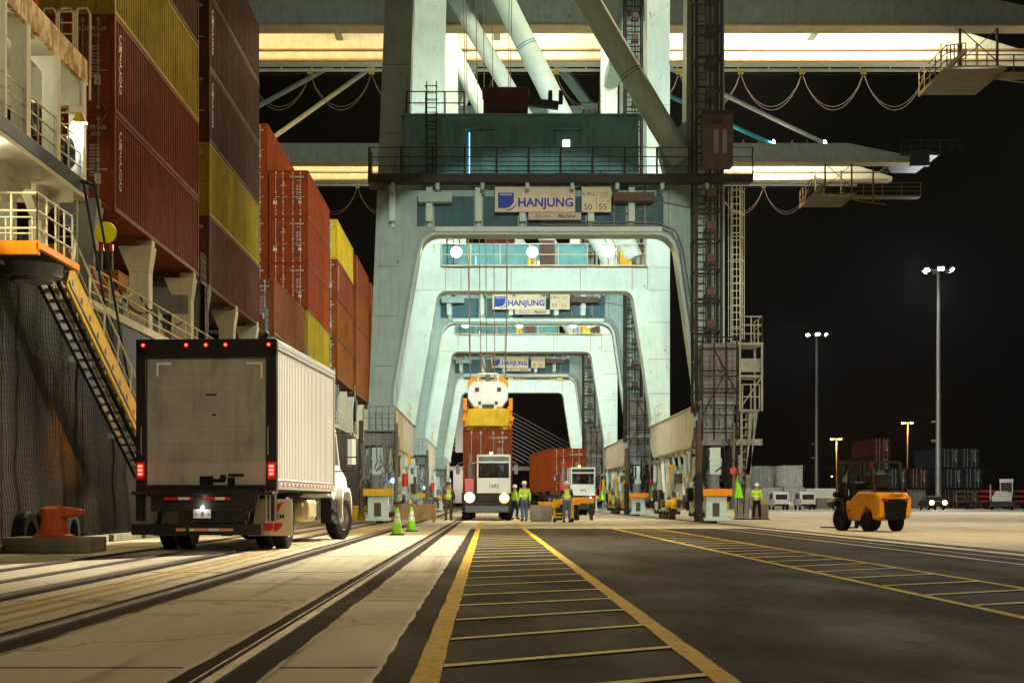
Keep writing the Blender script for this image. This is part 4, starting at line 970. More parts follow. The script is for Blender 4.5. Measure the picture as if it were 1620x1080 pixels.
S(MB().tube([(-.5, -.9, YB + 2.75), (.5, -.9, YB + 2.75)], .04).tube([(-.5, -.9, YB + 2.75), (-.5, -.9, YB + 2.3)], .04).tube([(.5, -.9, YB + 2.75), (.5, -.9, YB + 2.3)], .04), 'guard_rail', WHITE, hbk)
bk = MB()   # cable basket
for k in range(10):
    a = 2 * math.pi * k / 10; bk.cyl((.12 * math.cos(a), .12 * math.sin(a), YB + 2.9), (.42 * math.cos(a) - .05, .42 * math.sin(a), YB + 3.75), .018, seg=4)
bk.tube([(.43 * math.cos(2 * math.pi * t / 16) - .05, .43 * math.sin(2 * math.pi * t / 16), YB + 3.75) for t in range(17)], .025, 5); bk.cyl((0, 0, YB + 2.3), (0, 0, YB + 2.9), .13)
S(bk, 'cable_basket', ROPE)
for x, xt, y_ in ((-.9, -1.35, -.6), (-.35, -.7, -.6), (.35, .15, -.6), (.9, 1.3, -.6), (-.9, -1.2, .6), (.9, 1.15, .6), (-.05, -.3, 0)):
    S(MB().cyl((x, y_, YB + 2.3), (xt, y_ - 1.5, 33.3), .022, seg=5), 'hoist_rope', ROPE)
# ------------------------------------------------------------------ wheels
def wheel(par, x, y, z, r, w, hub=None, name='wheel', steer=0):
    o = empty(name, (x, y, z), steer) if False else None
    t = MB().lathe([(r * .55, -w / 2), (r * .9, -w / 2), (r, -w * .36), (r, w * .36), (r * .9, w / 2), (r * .55, w / 2)], (0, 0, 0), 30, 'x', False)
    for k in range(30):
        a = 2 * math.pi * k / 30; t.box(-w * .4, w * .4, -.012, .012, r - .005, r + .012, Matrix.Rotation(a, 4, 'X'))
    wo = t.build(name, BLACK, par, loc=(x, y, z)); wo.rotation_euler = (0, 0, steer)
    h = MB().lathe([(.02, -w * .30), (r * .2, -w * .34), (r * .22, -w * .18), (r * .5, -w * .12), (r * .56, -w * .46), (r * .56, w * .46), (r * .5, w * .12), (r * .22, w * .18), (r * .2, w * .34), (.02, w * .30)], (0, 0, 0), 24, 'x')
    for k in range(8):
        a = 2 * math.pi * k / 8; h.cyl((-w * .4, r * .33 * math.cos(a), r * .33 * math.sin(a)), (w * .4, r * .33 * math.cos(a), r * .33 * math.sin(a)), r * .03, seg=6)
    h.build('rim', hub or GALV, wo)
    return wo

# ------------------------------------------------------------------ box truck
tr = empty('box_truck', (-5.10, 25.75, 0), R(-3.4), 'white box truck seen from behind with red lamps lit, parked on the quay rails', 'truck')
def Tp(mb, name, mat, par=None, **kw): return mb.build(name, mat, par or tr, **kw)
BL_ = 6.35
bx = MB().box(-1.24, 1.25, .12, BL_, 1.18, 3.80)
box = Tp(bx, 'cargo_box', TRKW, bevel=.02)
rb = MB()
k = .25
while k < BL_ - .1:
    rb.box(1.25, 1.262, k, k + .035, 1.32, 3.68); rb.box(-1.252, -1.24, k, k + .035, 1.32, 3.68); k += .152
Tp(rb, 'side_ribs', TRKW, box, smooth=False)
Tp(MB().box(1.24, 1.285, .12, BL_, 3.66, 3.83).box(-1.285, -1.24, .12, BL_, 3.66, 3.83).box(1.24, 1.28, .12, BL_, 1.12, 1.30).box(-1.28, -1.24, .12, BL_, 1.12, 1.30).box(1.2, 1.28, BL_ - .06, BL_ + .02, 1.12, 3.83).box(-1.28, -1.2, BL_ - .06, BL_ + .02, 1.12, 3.83), 'aluminium_rails', GALV, box, bevel=.006)
rv = MB(); k = .3
while k < BL_:
    for z in (1.27, 3.72): rv.box(1.284, 1.292, k, k + .018, z, z + .018)
    k += .09
Tp(rv, 'rivets', GREYST, box, smooth=False)
tp_ = MB(); tw = MB(); k = .35; q = 0
while k < BL_ - .2:
    (tp_ if q % 2 else tw).box(1.284, 1.290, k, k + .14, 1.19, 1.235); k += .19; q += 1
Tp(tp_, 'red_tape', REDP, box, smooth=False); Tp(tw, 'white_tape', REFL, box, smooth=False)
# rear frame
fr = MB().box(-1.29, -1.10, -.02, .14, 1.10, 3.82).box(1.10, 1.29, -.02, .14, 1.10, 3.82).box(-1.29, 1.29, -.02, .14, 3.50, 3.84).box(-1.29, 1.29, -.04, .14, 1.04, 1.2)
rf = Tp(fr, 'rear_frame', BLK2, bevel=.012)
dr = MB()
for i in range(6): dr.box(-1.10, 1.10, .045, .08, 1.62 + i * .315, 1.62 + i * .315 + .312)
dr.box(-1.1, 1.1, .05, .06, 1.2, 3.5)
door = Tp(dr, 'roller_door', DOORB, bevel=.004)
Tp(MB().box(-1.10, 1.10, .035, .08, 1.2, 1.617), 'door_bottom_panel', paint('door_pale', (.44, .41, .34), .4, dirt=.4, dcol=(.2, .18, .14)), door, bevel=.004)
Tp(MB().box(-.93, -.66, .03, .045, 3.38, 3.42).box(-.93, -.89, .03, .045, 3.16, 3.38), 'corner_reflector', REFL, door)
Tp(MB().box(.72, 1.02, .03, .045, 3.38, 3.42).box(.98, 1.02, .03, .045, 3.12, 3.38), 'corner_reflector', paint('amber_reflector', (.9, .70, .36), .3, dirt=.05), door)
Tp(MB().box(-.12, .12, -.0, .06, 1.2, 1.36).box(.1, .34, .0, .035, 1.26, 1.31).cyl((.3, 0, 1.33), (.3, .04, 1.33), .06).box(.4, .52, -.01, .04, 1.2, 1.33).box(.4, .68, .0, .03, 1.36, 1.4), 'door_latch', BLACK, door)
Tp(MB().box(-.02, .18, .03, .04, 2.82, 2.85).box(.1, .16, .03, .04, 2.45, 2.49), 'door_scuff', DARK, door)
for x in (-1.18, 1.14): Tp(MB().tube([(x, -.02, 1.75), (x, -.07, 1.8), (x, -.07, 2.2), (x, -.02, 2.25)], .012, 6), 'grab_handle', GALV, rf)
for x in (-1.15, -.36, 0, .36, 1.15):
    o = Tp(MB().cyl((x, -.02, 3.73), (x, -.04, 3.73), .045), 'marker_lamp', REDP, rf); Tp(MB().cyl((x, -.035, 3.73), (x, -.055, 3.73), .022), 'lit_diode', REDE, o)
for x in (-1.2, 1.2):
    o = Tp(MB().box(x - .075, x + .075, -.05, -.02, 1.30, 1.62), 'tail_lamp', REDP, rf, bevel=.01)
    for z in (1.40, 1.47, 1.54): Tp(MB().box(x - .04, x + .04, -.062, -.05, z - .022, z + .022), 'lit_diode', REDE, o)
    point((tr.matrix_world @ Vector((x, -.25, 1.47)))[:] if False else (-5.1 + x, 25.5 - (x * .06), 1.47), .6, (1, .05, .03), .05)
# liftgate and bumper
Tp(MB().box(-1.0, 1.0, -.28, -.1, .98, 1.12).box(-1.28, 1.28, -.32, -.05, 1.02, 1.08), 'liftgate_platform', BLK2, bevel=.01)
Tp(MB().box(-.95, .95, -.25, -.2, .72, .98), 'liftgate_plate', DARK)
for x in (-.85, .85):
    Tp(MB().bar((x, -.15, 1.1), (x * .8, -.1, .45), .12, .08).box(x * 1.42 - .06, x * 1.42 + .06, -.1, .1, .55, 1.05).bar((x, .3, 1.0), (x, -.1, .5), .08), 'liftgate_arm', BLK2)
Tp(MB().cyl((1.12, -.12, .55), (1.12, -.12, 1.1), .018).cyl((1.19, -.12, .55), (1.19, -.12, 1.1), .018)  , 'hydraulic_line', GALV)
Tp(MB().box(-1.32, 1.05, -.2, -.08, .30, .50), 'bumper_bar', BLK2, bevel=.01)
Tp(MB().box(-.45, .75, -.22, -.19, .52, .98), 'tow_crossmember', DARK)
def tapes(z, y, segs, h=.05):
    for (a_, b_, m_) in segs: Tp(MB().box(a_, b_, y - .006, y, z, z + h), 'reflective_tape', m_)
tapes(.93, -.325, ((-.68, -.42, REDP), (-.42, -.22, REFL), (-.22, -.16, REDP), (.02, .24, REDP), (.24, .42, REFL), (.42, .52, REDP)))
tapes(.37, -.205, ((-.5, -.32, ORP), (-.26, -.16, REFL), (-.16, .1, ORP), (.1, .28, REFL), (.28, .54, ORP)))
o = Tp(MB().box(-.17, .15, -.26, -.25, .60, .76), 'licence_plate', paint('plate_white', (.8, .8, .74), .4, dirt=.1), bevel=.003)
Tp(MB().box(-.03, .02, -.265, -.26, .64, .72).box(-.14, -.11, -.265, -.26, .66, .69).box(.09, .12, -.265, -.26, .66, .69), 'plate_marks', HOUSE, o)
point((-5.1, 25.42, .86), 1.4, (.95, 1, .85), .04)
Tp(MB().cyl((0, -.25, .80), (0, -.29, .79), .02), 'plate_lamp', LW, o)
# mud flaps
for s in (-1, 1):
    x0, x1 = (.55, 1.38) if s > 0 else (-1.25, -.42)
    z0 = .26
    f_ = Tp(MB().box(x0, x1, .95, .97, z0, .95), 'mud_flap', paint('flap_cream', (.62, .50, .34), .6, dirt=.2))
    if s > 0:
        Tp(MB().text('SALEM', .13, faceN(1.05, .945, .62), bold=.01), 'lettering', BLK2, f_, smooth=False)
        Tp(MB().prism([(.98, .70), (1.12, .70), (1.18, .84), (1.25, .88), (1.1, .87)], 'y', .94, .948).prism([(.86, .50), (1.02, .50), (1.02, .40), (.96, .34), (.86, .36)], 'y', .94, .948).prism([(1.05, .50), (1.2, .50), (1.18, .42), (1.1, .35), (1.02, .34)], 'y', .94, .948), 'swoosh_mark', REDP, f_, smooth=False)
# chassis
Tp(MB().box(-.45, -.35, .3, 9.2, .78, 1.02).box(.35, .45, .3, 9.2, .78, 1.02).box(-.4, .4, 1.0, 1.2, .75, 1.0).box(-1.2, 1.2, 2.9, 3.0, 1.02, 1.14).box(-1.2, 1.2, .2, BL_, 1.08, 1.17), 'chassis', DARK)
Tp(MB().cyl((-.9, 1.55, .5), (.9, 1.55, .5), .1).lathe([(.1, -.3), (.26, -.1), (.26, .1), (.1, .3)], (0, 1.55, .5), 16, 'x'), 'rear_axle', DARK)
for x in (-1.08, -.76, .76, 1.08): wheel(tr, x, 1.55, .5, .5, .26, WHITE)
Tp(MB().box(.80, 1.18, 3.6, 4.7, .48, .98), 'fuel_tank', paint('tank_cream', (.55, .45, .25), .3, metal=.3, dirt=.2), bevel=.12)
Tp(MB().box(.85, 1.15, 4.8, 5.1, .5, .9).box(-1.2, -.8, 3.4, 5.0, .45, .95), 'step_box', DARK, bevel=.02)
for x in (-1.05, 1.05): wheel(tr, x, 8.25, .5, .5, .28, GALV, steer=R(-16))
# cab
cabp = [(6.5, 1.0), (7.25, .95), (7.45, .7), (7.62, .95), (7.75, 1.08), (8.25, 1.14), (8.75, 1.08), (8.9, .9), (9.0, .55), (9.35, .55), (9.42, 1.25), (9.2, 1.5), (8.3, 1.72), (7.7, 2.6), (6.6, 2.68), (6.5, 2.5)]
cab = Tp(MB().prism(cabp, 'x', -1.08, 1.08), 'cab', WHITE, bevel=.05)
Tp(MB().prism([(6.85, 1.75), (8.05, 1.75), (7.6, 2.45), (6.85, 2.5)], 'x', 1.082, 1.088).prism([(6.85, 1.75), (8.05, 1.75), (7.6, 2.45), (6.85, 2.5)], 'x', -1.088, -1.082), 'side_window', BLK2, cab)
Tp(MB().prism(fillet([(7.6, .5), (7.62, .95), (7.85, 1.12), (8.6, 1.12), (8.85, .95), (8.9, .5), (8.98, .5), (8.95, 1.0, .1), (8.65, 1.22, .1), (7.8, 1.22, .1), (7.52, 1.0, .1), (7.5, .5)]), 'x', .7, 1.26), 'fender', WHITE, cab, bevel=.02)
Tp(MB().box(.9, 1.2, 6.7, 7.4, .4, .46).box(.9, 1.2, 6.7, 7.4, .66, .72).box(.9, 1.15, 6.65, 7.5, .46, .95), 'cab_step', DARK, cab)
for s in (-1, 1):
    o = Tp(MB().box(s * 1.48 - .12, s * 1.48 + .12, 7.55, 7.75, 1.72, 2.4), 'mirror', BLK2, bevel=.05)
    Tp(MB().box(s * 1.48 - .10, s * 1.48 + .10, 7.53, 7.55, 1.95, 2.36).box(s * 1.48 - .10, s * 1.48 + .10, 7.53, 7.55, 1.76, 1.92), 'mirror_glass', paint('mirror_glass', (.5, .5, .5), .05, metal=1, dirt=0), o)
    Tp(MB().tube([(s * 1.08, 7.5, 2.5), (s * 1.48, 7.65, 2.5), (s * 1.48, 7.65, 1.62), (s * 1.08, 7.5, 1.6)], .02, 6), 'mirror_arm', BLK2, o)

# ------------------------------------------------------------------ terminal tractors + container chassis
def tractor(loc, rz, number, label, glow, driver=True, with_lamps=True):
    o = empty('terminal_tractor', loc, rz, label, 'tractor', 'terminal tractors hauling containers')
    def P(mb, name, mat, par=None, **kw): return mb.build(name, mat, par or o, **kw)
    P(MB().box(-1.0, 1.0, .25, 5.2, .55, .95).box(-1.15, 1.15, .0, .35, .42, .9).box(-1.2, -.45, .1, 1.9, .9, 1.35).box(-.45, 1.15, .1, 1.9, .9, 1.3), 'chassis', paint('tractor_dark', (.05, .04, .035), .5, dirt=.4), bevel=.04)
    P(MB().box(-1.05, 1.05, -.08, .02, .38, .72), 'bumper', BLK2, bevel=.03)
    # cab shell: frame of pillars, roof, lower panel
    x0, x1 = -.48, 1.12
    c = MB().box(x0, x1, .02, .12, 1.3, 2.02).box(x0, x0 + .08, .02, .12, 2.02, 3.1).box(x1 - .08, x1, .02, .12, 2.02, 3.1).box(x0, x1, .02, .12, 2.72, 2.80).box(x0, x1, .02, 1.7, 3.02, 3.12)
    c.box(x0, x0 + .06, .12, 1.7, 1.3, 2.0).box(x1 - .06, x1, .12, 1.7, 1.3, 2.0).box(x0, x1, 1.62, 1.7, 1.3, 2.0).box(x0, x0 + .07, 1.6, 1.7, 2.0, 3.05).box(x1 - .07, x1, 1.6, 1.7, 2.0, 3.05).box(x0, x0 + .06, .8, .88, 2.0, 3.05)
    cb = P(c, 'cab', WHITE, bevel=.015)
    P(MB().box(x0 + .08, x1 - .08, .06, .075, 2.02, 2.72).box(x0 + .06, x0 + .07, .12, 1.6, 2.0, 3.0).box(x1 - .05, x1 - .04, .12, 1.6, 2.0, 3.0), 'windscreen', GLASS, cb)
    P(MB().box(x0 + .08, x1 - .08, .04, .06, 2.80, 3.02), 'sun_visor', BLK2, cb)
    P(MB().box(x0 + .1, x1 - .1, .25, .6, 1.95, 2.1).box(x0 + .6, x1 - .5, 1.2, 1.5, 1.4, 2.3), 'dashboard', DARK, cb)
    P(MB().bar((x0 + .35, .05, 2.0), (x0 + .55, .04, 2.25), .02).bar((x1 - .35, .05, 2.0), (x1 - .55, .04, 2.25), .02), 'wiper', BLK2, cb)
    P(MB().text(number, .24, faceN(.32, .012, 1.62), bold=.012), 'number_lettering', BLK2, cb, smooth=False)
    P(MB().cyl((.2, .8, 3.12), (.2, .8, 3.27), .08), 'beacon', emit('beacon_amber', (1, .5, .1), 4), cb)
    P(MB().cyl((-.8, 1.3, 1.3), (-.8, 1.3, 3.2), .09).cyl((-.8, 1.3, 1.9), (-.8, 1.3, 2.7), .14), 'exhaust', GREYST)
    P(MB().box(-1.05, -.62, .4, 1.2, 1.35, 2.0).tube([(-1.1, .5, 1.4), (-1.1, .5, 2.6), (-.7, .5, 2.7)], .03, 6), 'engine_cover', REDP, bevel=.04)
    for s in (-1, 1):
        P(MB().box(s * 1.38 - .09, s * 1.38 + .09, .1, .17, 2.2, 2.65).tube([(s * 1.12, .1, 2.75), (s * 1.38, .12, 2.7), (s * 1.38, .12, 2.2)], .018, 5), 'mirror', BLK2)
    for s in (-1, 1):
        hx = s * .82; r = .11 if glow else .09
        ho = P(MB().lathe([(r * 1.3, 0), (r * 1.4, .1), (r, .12)], (hx, -.02, 1.1 if s < 0 else 1.06), 18, 'y'), 'headlight', GREYST)
        P(MB().lathe([(.001, -.05), (r * .7, -.035), (r * 1.35, 0), (r * 1.35, .03)], (hx, -.03, 1.1 if s < 0 else 1.06), 18, 'y'), 'lamp_lens', emit('headlight_' + ('hot' if s < 0 else 'dim') if glow else 'headlight_cool', (1, .78, .45) if glow else (1, .95, .85), 160 if glow and s < 0 else 50), ho)
        if glow: P(MB().lathe([(r * 1.3, .02), (r * (2.3 if s < 0 else 1.7), .0), (r * 2.2, .06), (r * 1.2, .08)], (hx, -.06, 1.1 if s < 0 else 1.06), 22, 'y', False), 'halo_ring', emit('halo_amber', (1, .42, .07), 2.5), ho)  # amber emissive ring added as the headlight's halo
    for s in (-1, 1): wheel(o, s * 1.02, 1.0, .5, .5, .32, BROWN)
    for s in (-1, 1):
        for dx in (.0, .3): wheel(o, s * (1.12 - dx), 4.3, .5, .5, .26, BROWN)
    return o
def chassis(loc, rz, label):
    o = empty('container_trailer', loc, rz, label, 'trailer')
    m = MB().box(-.5, -.35, 0, 12.2, 1.05, 1.45).box(.35, .5, 0, 12.2, 1.05, 1.45)
    for y in (0, 4, 8, 12): m.box(-1.2, 1.2, y, y + .2, 1.38, 1.54)
    m.build('frame', BROWN, o)
    MB().box(-1.0, -.8, 2.4, 2.6, .3, 1.1).box(.8, 1.0, 2.4, 2.6, .3, 1.1).build('landing_leg', GREYST, o)
    for y in (9.6, 10.9):
        for x in (-1.08, -.78, .78, 1.08): wheel(o, x, y, .5, .5, .26, BROWN)
    MB().box(-1.2, -.6, 12.0, 12.05, .5, 1.2).box(.6, 1.2, 12.0, 12.05, .5, 1.2).build('mud_flap', BLACK, o)
    return o
tractor((-.05, 67.2, 0), 0, '1692', 'white cabbed terminal tractor with blazing headlight, number 1692, under the spreader', True)
chassis((-.05, 69.5, 0), 0, 'low skeletal trailer behind tractor 1692 under the red container')
put_container('redbrown', -.02, 70.1, 1.56, 'red container just under the yellow spreader behind tractor 1692', L=6.06, code=('TRLU 618629', '45G1'))
tractor((5.85, 92.2, 0), R(5), '672', 'smaller looking white cabbed tractor pulling an orange brown container at the right', False)
chassis((5.35, 95.0, 0), R(5), 'skeletal trailer behind the right hand tractor under an orange brown container')
put_container('orangered', 5.40, 95.6, 1.56, 'orange brown container on the trailer behind the right hand tractor', rz=R(5.0), H=2.92)
spot((-.9, 67.0, 1.08), (-.9, 55, .2), 500, (1, .74, .4), 70, .7, .08)
spot((.8, 67.0, 1.06), (.8, 55, .2), 120, (1, .74, .4), 70, .7, .08)
spot((6.6, 92.0, 1.1), (6.6, 80, .2), 150, (1, .9, .7), 70, .7, .08)

# ------------------------------------------------------------------ forklift
fk = empty('forklift', (11.75, 43.6, 0), R(21), 'orange yellow forklift with black grille, seen from its rear on the open quay', 'forklift')
def F(mb, name, mat, par=None, **kw): return mb.build(name, mat, par or fk, **kw)
FY_ = paint('forklift_yellow', (.95, .38, .012), .3, dirt=.08)
# local: rear at y=-1.1, front +y ; width 1.2
fb_ = MB().prism(fillet([(-1.15, .42, .1), (-1.2, .98, .18), (-.95, 1.18, .12), (-.1, 1.2, .1), (.25, .95, .1), (.55, .9), (.75, .5), (.5, .32), (-.28, .32), (-.3, .62, .18), (-.52, .76, .1), (-.78, .62, .15), (-.85, .34)]), 'x', -.60, .60)
F(fb_, 'body', FY_, bevel=.07)
F(MB().prism([(-.34, .36), (.34, .36), (.42, .98), (-.42, .98)], 'y', -1.235, -1.17), 'grille', BLACK, bevel=.02)
F(MB().prism([(-.5, 1.0), (-.34, .9), (-.3, .98), (-.42, 1.01)], 'y', -1.25, -1.2).prism([(.5, 1.0), (.34, .9), (.3, .98), (.42, 1.01)], 'y', -1.25, -1.2), 'rear_lamp', REDP)
F(MB().text('HYUNDAI', .11, faceN(0, -1.215, 1.075), bold=.02), 'lettering', BLK2, smooth=False)
F(MB().text('30D-7', .07, Matrix.Translation((-.605, .3, .62)) @ Matrix.Rotation(R(-90), 4, 'Z') @ Matrix.Rotation(R(90), 4, 'X'), bold=.01), 'model_lettering', BROWN, smooth=False)
F(MB().box(-.5, .5, -.9, .2, 1.19, 1.24).box(-.26, .26, -.55, -.1, 1.24, 1.36).box(-.26, .26, -.62, -.5, 1.3, 1.75), 'seat', BLK2, bevel=.04)
og = MB()
for s in (-1, 1):
    og.bar((s * .5, -.85, 1.15), (s * .5, -.68, 2.1), .07); og.bar((s * .5, .62, .95), (s * .5, .35, 2.1), .06); og.bar((s * .5, -.68, 2.1), (s * .5, .38, 2.13), .07)
for k in range(8): og.bar((-.5, -.62 + k * .135, 2.11), (.5, -.62 + k * .135, 2.11), .03)
og.bar((-.5, -.68, 2.1), (.5, -.68, 2.1), .07); og.bar((-.5, .38, 2.12), (.5, .38, 2.12), .07)
F(og, 'overhead_guard', BLK2)
F(MB().box(-.45, .45, .2, .5, .9, 1.5).cyl((0, .25, 1.5), (0, .1, 1.62), .02).lathe([(.14, -.01), (.17, 0), (.14, .01)], (0, .08, 1.62), 14, 'y'), 'console', BLK2, bevel=.02)
ms = MB()
for s in (-1, 1):
    ms.box(s * .42 - .06, s * .42 + .06, .92, 1.08, .12, 2.2); ms.box(s * .32 - .04, s * .32 + .04, .95, 1.05, .15, 2.15); ms.cyl((s * .2, .98, .2), (s * .2, .98, 1.9), .05)
for z in (.3, 1.0, 1.7, 2.1): ms.box(-.45, .45, .95, 1.05, z, z + .09)
F(ms, 'mast', BLK2)
F(MB().box(-.5, .5, 1.08, 1.14, .3, .4).box(-.5, .5, 1.08, 1.14, .7, .8).rail((-.5, 1.11, .8), (.5, 1.11, .8), .5, 2, .16, .018), 'carriage', BLK2)
for s in (-1, 1): F(MB().box(s * .28 - .06, s * .28 + .06, 1.12, 1.17, .08, .8).box(s * .28 - .06, s * .28 + .06, 1.12, 2.2, .06, .1), 'fork', DARK)
F(MB().prism(fillet([(.45, .62), (.45, .85, .1), (.6, 1.0, .1), (.95, 1.0, .1), (1.12, .8, .1), (1.1, .75), (.9, .92, .08), (.65, .92, .08), (.53, .8, .08), (.53, .62)]), 'x', -.66, -.45).prism(fillet([(.45, .62), (.45, .85, .1), (.6, 1.0, .1), (.95, 1.0, .1), (1.12, .8, .1), (1.1, .75), (.9, .92, .08), (.65, .92, .08), (.53, .8, .08), (.53, .62)]), 'x', .45, .66), 'front_fender', BLK2)
for s in (-1, 1): wheel(fk, s * .55, .72, .36, .36, .24, BLK2); wheel(fk, s * .5, -.55, .29, .29, .2, BLK2)
for s in (-1, 1):
    o = F(MB().lathe([(.03, -.08), (.09, -.02), (.10, .04), (.08, .05)], (s * .55, 1.05, 1.12), 12, 'y'), 'work_lamp', BLK2)
    F(MB().cyl((s * .55, 1.10, 1.12), (s * .55, 1.12, 1.12), .07), 'lamp_lens', LW, o)
for s in (-1, 1): F(MB().box(s * .52 - .04, s * .52 + .04, -.72, -.68, 1.9, 2.05), 'indicator', REDP)
F(MB().box(-.66, -.60, .4, .55, 1.5, 1.68).cyl((-.5, .45, 1.9), (-.63, .47, 1.6), .012), 'mirror', GALV)

# ------------------------------------------------------------------ small things
def cone(x, y, label):
    o = empty('traffic_cone', (x, y, 0), 0, label, 'cone', 'lime traffic cones')
    MB().box(-.19, .19, -.19, .19, 0, .035).build('base', BLACK, o, bevel=.01)
    prof = lambda z: .15 - .118 * (z - .035) / .7
    MB().lathe([(prof(.035), .035), (prof(.30), .30), (prof(.46), .46), (prof(.735), .735), (.02, .74)], seg=24).build('body', LIME, o)
    for a_, b_ in ((.33, .45), (.50, .61)): MB().lathe([(prof(a_) + .004, a_), (prof(b_) + .004, b_)], seg=24).build('white_band', REFL, o)
    return o
cone(-2.44, 38.2, 'nearer lime green traffic cone with two white bands, left of its pair')
cone(-2.31, 43.0, 'farther lime green traffic cone with two white bands, right of its pair')
def bollard(x, y, mat, label, s=1, ped=True):
    o = empty('mooring_bollard', (x, y, 0), 0, label, 'bollard')
    if ped: MB().box(-.78, .78, -.5, .6, 0, .27).build('plinth', CON, o, bevel=.03)
    z0 = .27 if ped else 0
    b_ = MB().lathe([(.36 * s, z0), (.36 * s, z0 + .03), (.27 * s, z0 + .06), (.22 * s, z0 + .3 * s), (.25 * s, z0 + .42 * s), (.24 * s, z0 + .5 * s), (.14 * s, z0 + .545 * s), (.01, z0 + .55 * s)], seg=24)
    body = b_.build('post', mat, o)
    MB().prism(fillet([(0, z0 + .30 * s), (.24 * s, z0 + .34 * s), (.52 * s, z0 + .40 * s, .03), (.52 * s, z0 + .49 * s, .03), (.2 * s, z0 + .54 * s), (0, z0 + .54 * s)]), 'y', -.17 * s, .17 * s).build('horn', mat, o, bevel=.05 * s)
    return o
bollard(-7.72, 25.3, BOLL, 'rusty orange horned mooring bollard on a concrete plinth near the truck')
bollard(-6.15, 67.5, YEL, 'small bright yellow bollard at the quay edge near the crane leg', 1.3, False)
cr_ = MB().box(-.85, .85, 0, .06, .12, .8).box(-.85, .85, .9, .96, .12, .8).box(-.85, -.79, .06, .9, .12, .8).box(.79, .85, .06, .9, .12, .8)
wc = empty('wooden_crate', (-3.1, 61.5, 0), 0, 'low plank crate standing behind the lime cones', 'crate')
cr_.build('planks', WOOD, wc, bevel=.01)
MB().box(-.8, -.7, .0, .96, 0, .12).box(.7, .8, 0, .96, 0, .12).box(-.05, .05, 0, .96, 0, .12).box(-.86, -.78, -.03, 0, .1, .82).box(.78, .86, -.03, 0, .1, .82).box(-.85, .85, -.02, 0, .44, .47).build('battens', WOOD, wc)
bl = empty('concrete_block', (2.4, 64.2, 0), 0, 'grey box block with raised letters beside the hard hatted worker', 'block')
MB().box(-.5, .48, -.4, .4, .06, .74).box(-.46, .44, -.36, .36, 0, .06).build('body', CON, bl, bevel=.03)
MB().text('ROCKWOOD', .17, faceN(-.01, -.405, .42), bold=.01).build('raised_letters', GREYST, bl, smooth=False)
for i, (x, y, z, rz) in enumerate(((2.9, 68.0, .9, .1), (3.9, 68.5, 1.02, .12), (4.6, 69.0, 1.1, .1))):
    ob = empty('lashing_bin', (x, y, 0), rz, ('leftmost', 'middle', 'rightmost')[i] + ' of three orange lashing gear bins behind the grey block', 'bin')
    MB().box(-.5, .5, -.3, .3, z - .28, z).build('tray', ORNG, ob, bevel=.02)
    MB().box(-.45, -.38, -.28, .28, 0, z - .28).box(.38, .45, -.28, .28, 0, z - .28).build('leg', DARK, ob)
ct = empty('hand_cart', (3.3, 61.8, 0), R(4), 'yellow tall framed hand cart pushed by the leaning worker', 'cart')
MB().tube([(-.4, 0, .15), (-.4, 0, 1.05)], .03, 6).tube([(.4, 0, .15), (.4, 0, 1.05)], .03, 6).tube([(-.4, .5, .15), (-.4, .5, 1.0)], .03, 6).tube([(.4, .5, .15), (.4, .5, 1.0)], .03, 6).tube([(-.4, 0, .9), (.4, 0, .9)], .025, 6).tube([(-.4, .5, .95), (.4, .5, .95)], .025, 6).build('frame', YEL, ct)
MB().box(-.42, .42, -.05, .55, .2, .26).box(-.42, .42, -.05, .55, .36, .4).build('deck', YEL, ct)
for x in (-.38, .38):
    for y in (0, .5): MB().cyl((x - .03, y, .09), (x + .03, y, .09), .09).build('wheel', BLACK, ct)
jb = empty('jersey_barrier', (13.1, 71.0, 0), 0, 'pair of pale concrete blocks behind the far worker in dark trousers', 'barrier')
MB().box(-.75, -.1, -.3, .3, 0, .75).box(.1, .85, -.3, .3, 0, .78).build('body', CON, jb, bevel=.03)
MB().box(-.8, .9, -.35, .35, 0, .05).build('base', DARK, jb)
for i, (y, z) in enumerate(((27.2, 0), (28.4, 0), (30, 0))):
    o = MB().lathe([(.30, -.12), (.45, -.12), (.5, -.06), (.5, .06), (.45, .12), (.30, .12), (.26, .0), (.30, -.12)], (0, 0, .28), 22, 'x', False).build('fender_tyre', BLACK)
    o.location = (-8.85, y, -.05); tag(o, 'worn black fender tyre at the quay edge, %s from the bollard' % ('first', 'second', 'third')[i], 'tyre', 'fender tyres on the quay edge')

# ------------------------------------------------------------------ people
def skinned(name, chains, mat, parent, root=0, sub=2):
    """chains: list of [(x,y,z,r),...]; equal points are merged"""
    bm = bmesh.new(); lay = bm.verts.layers.skin.verify(); idx = {}
    def V(p):
        k = tuple(round(c, 4) for c in p[:3])
        if k not in idx:
            v = bm.verts.new(p[:3]); v[lay].radius = (p[3], p[3] * (p[4] if len(p) > 4 else 1)); idx[k] = v
            if len(idx) == 1: v[lay].use_root = True
        return idx[k]
    for ch in chains:
        for a_, b_ in zip(ch[:-1], ch[1:]):
            va, vb = V(a_), V(b_)
            if va != vb and not bm.edges.get((va, vb)): bm.edges.new((va, vb))
    me = bpy.data.meshes.new(name); bm.to_mesh(me); bm.free(); me.materials.append(mat)
    o = bpy.data.objects.new(name, me); COL.objects.link(o); o.parent = parent
    s = o.modifiers.new('skin', 'SKIN'); s.use_smooth_shade = True
    if sub: d = o.modifiers.new('sub', 'SUBSURF'); d.levels = d.render_levels = sub
    return o
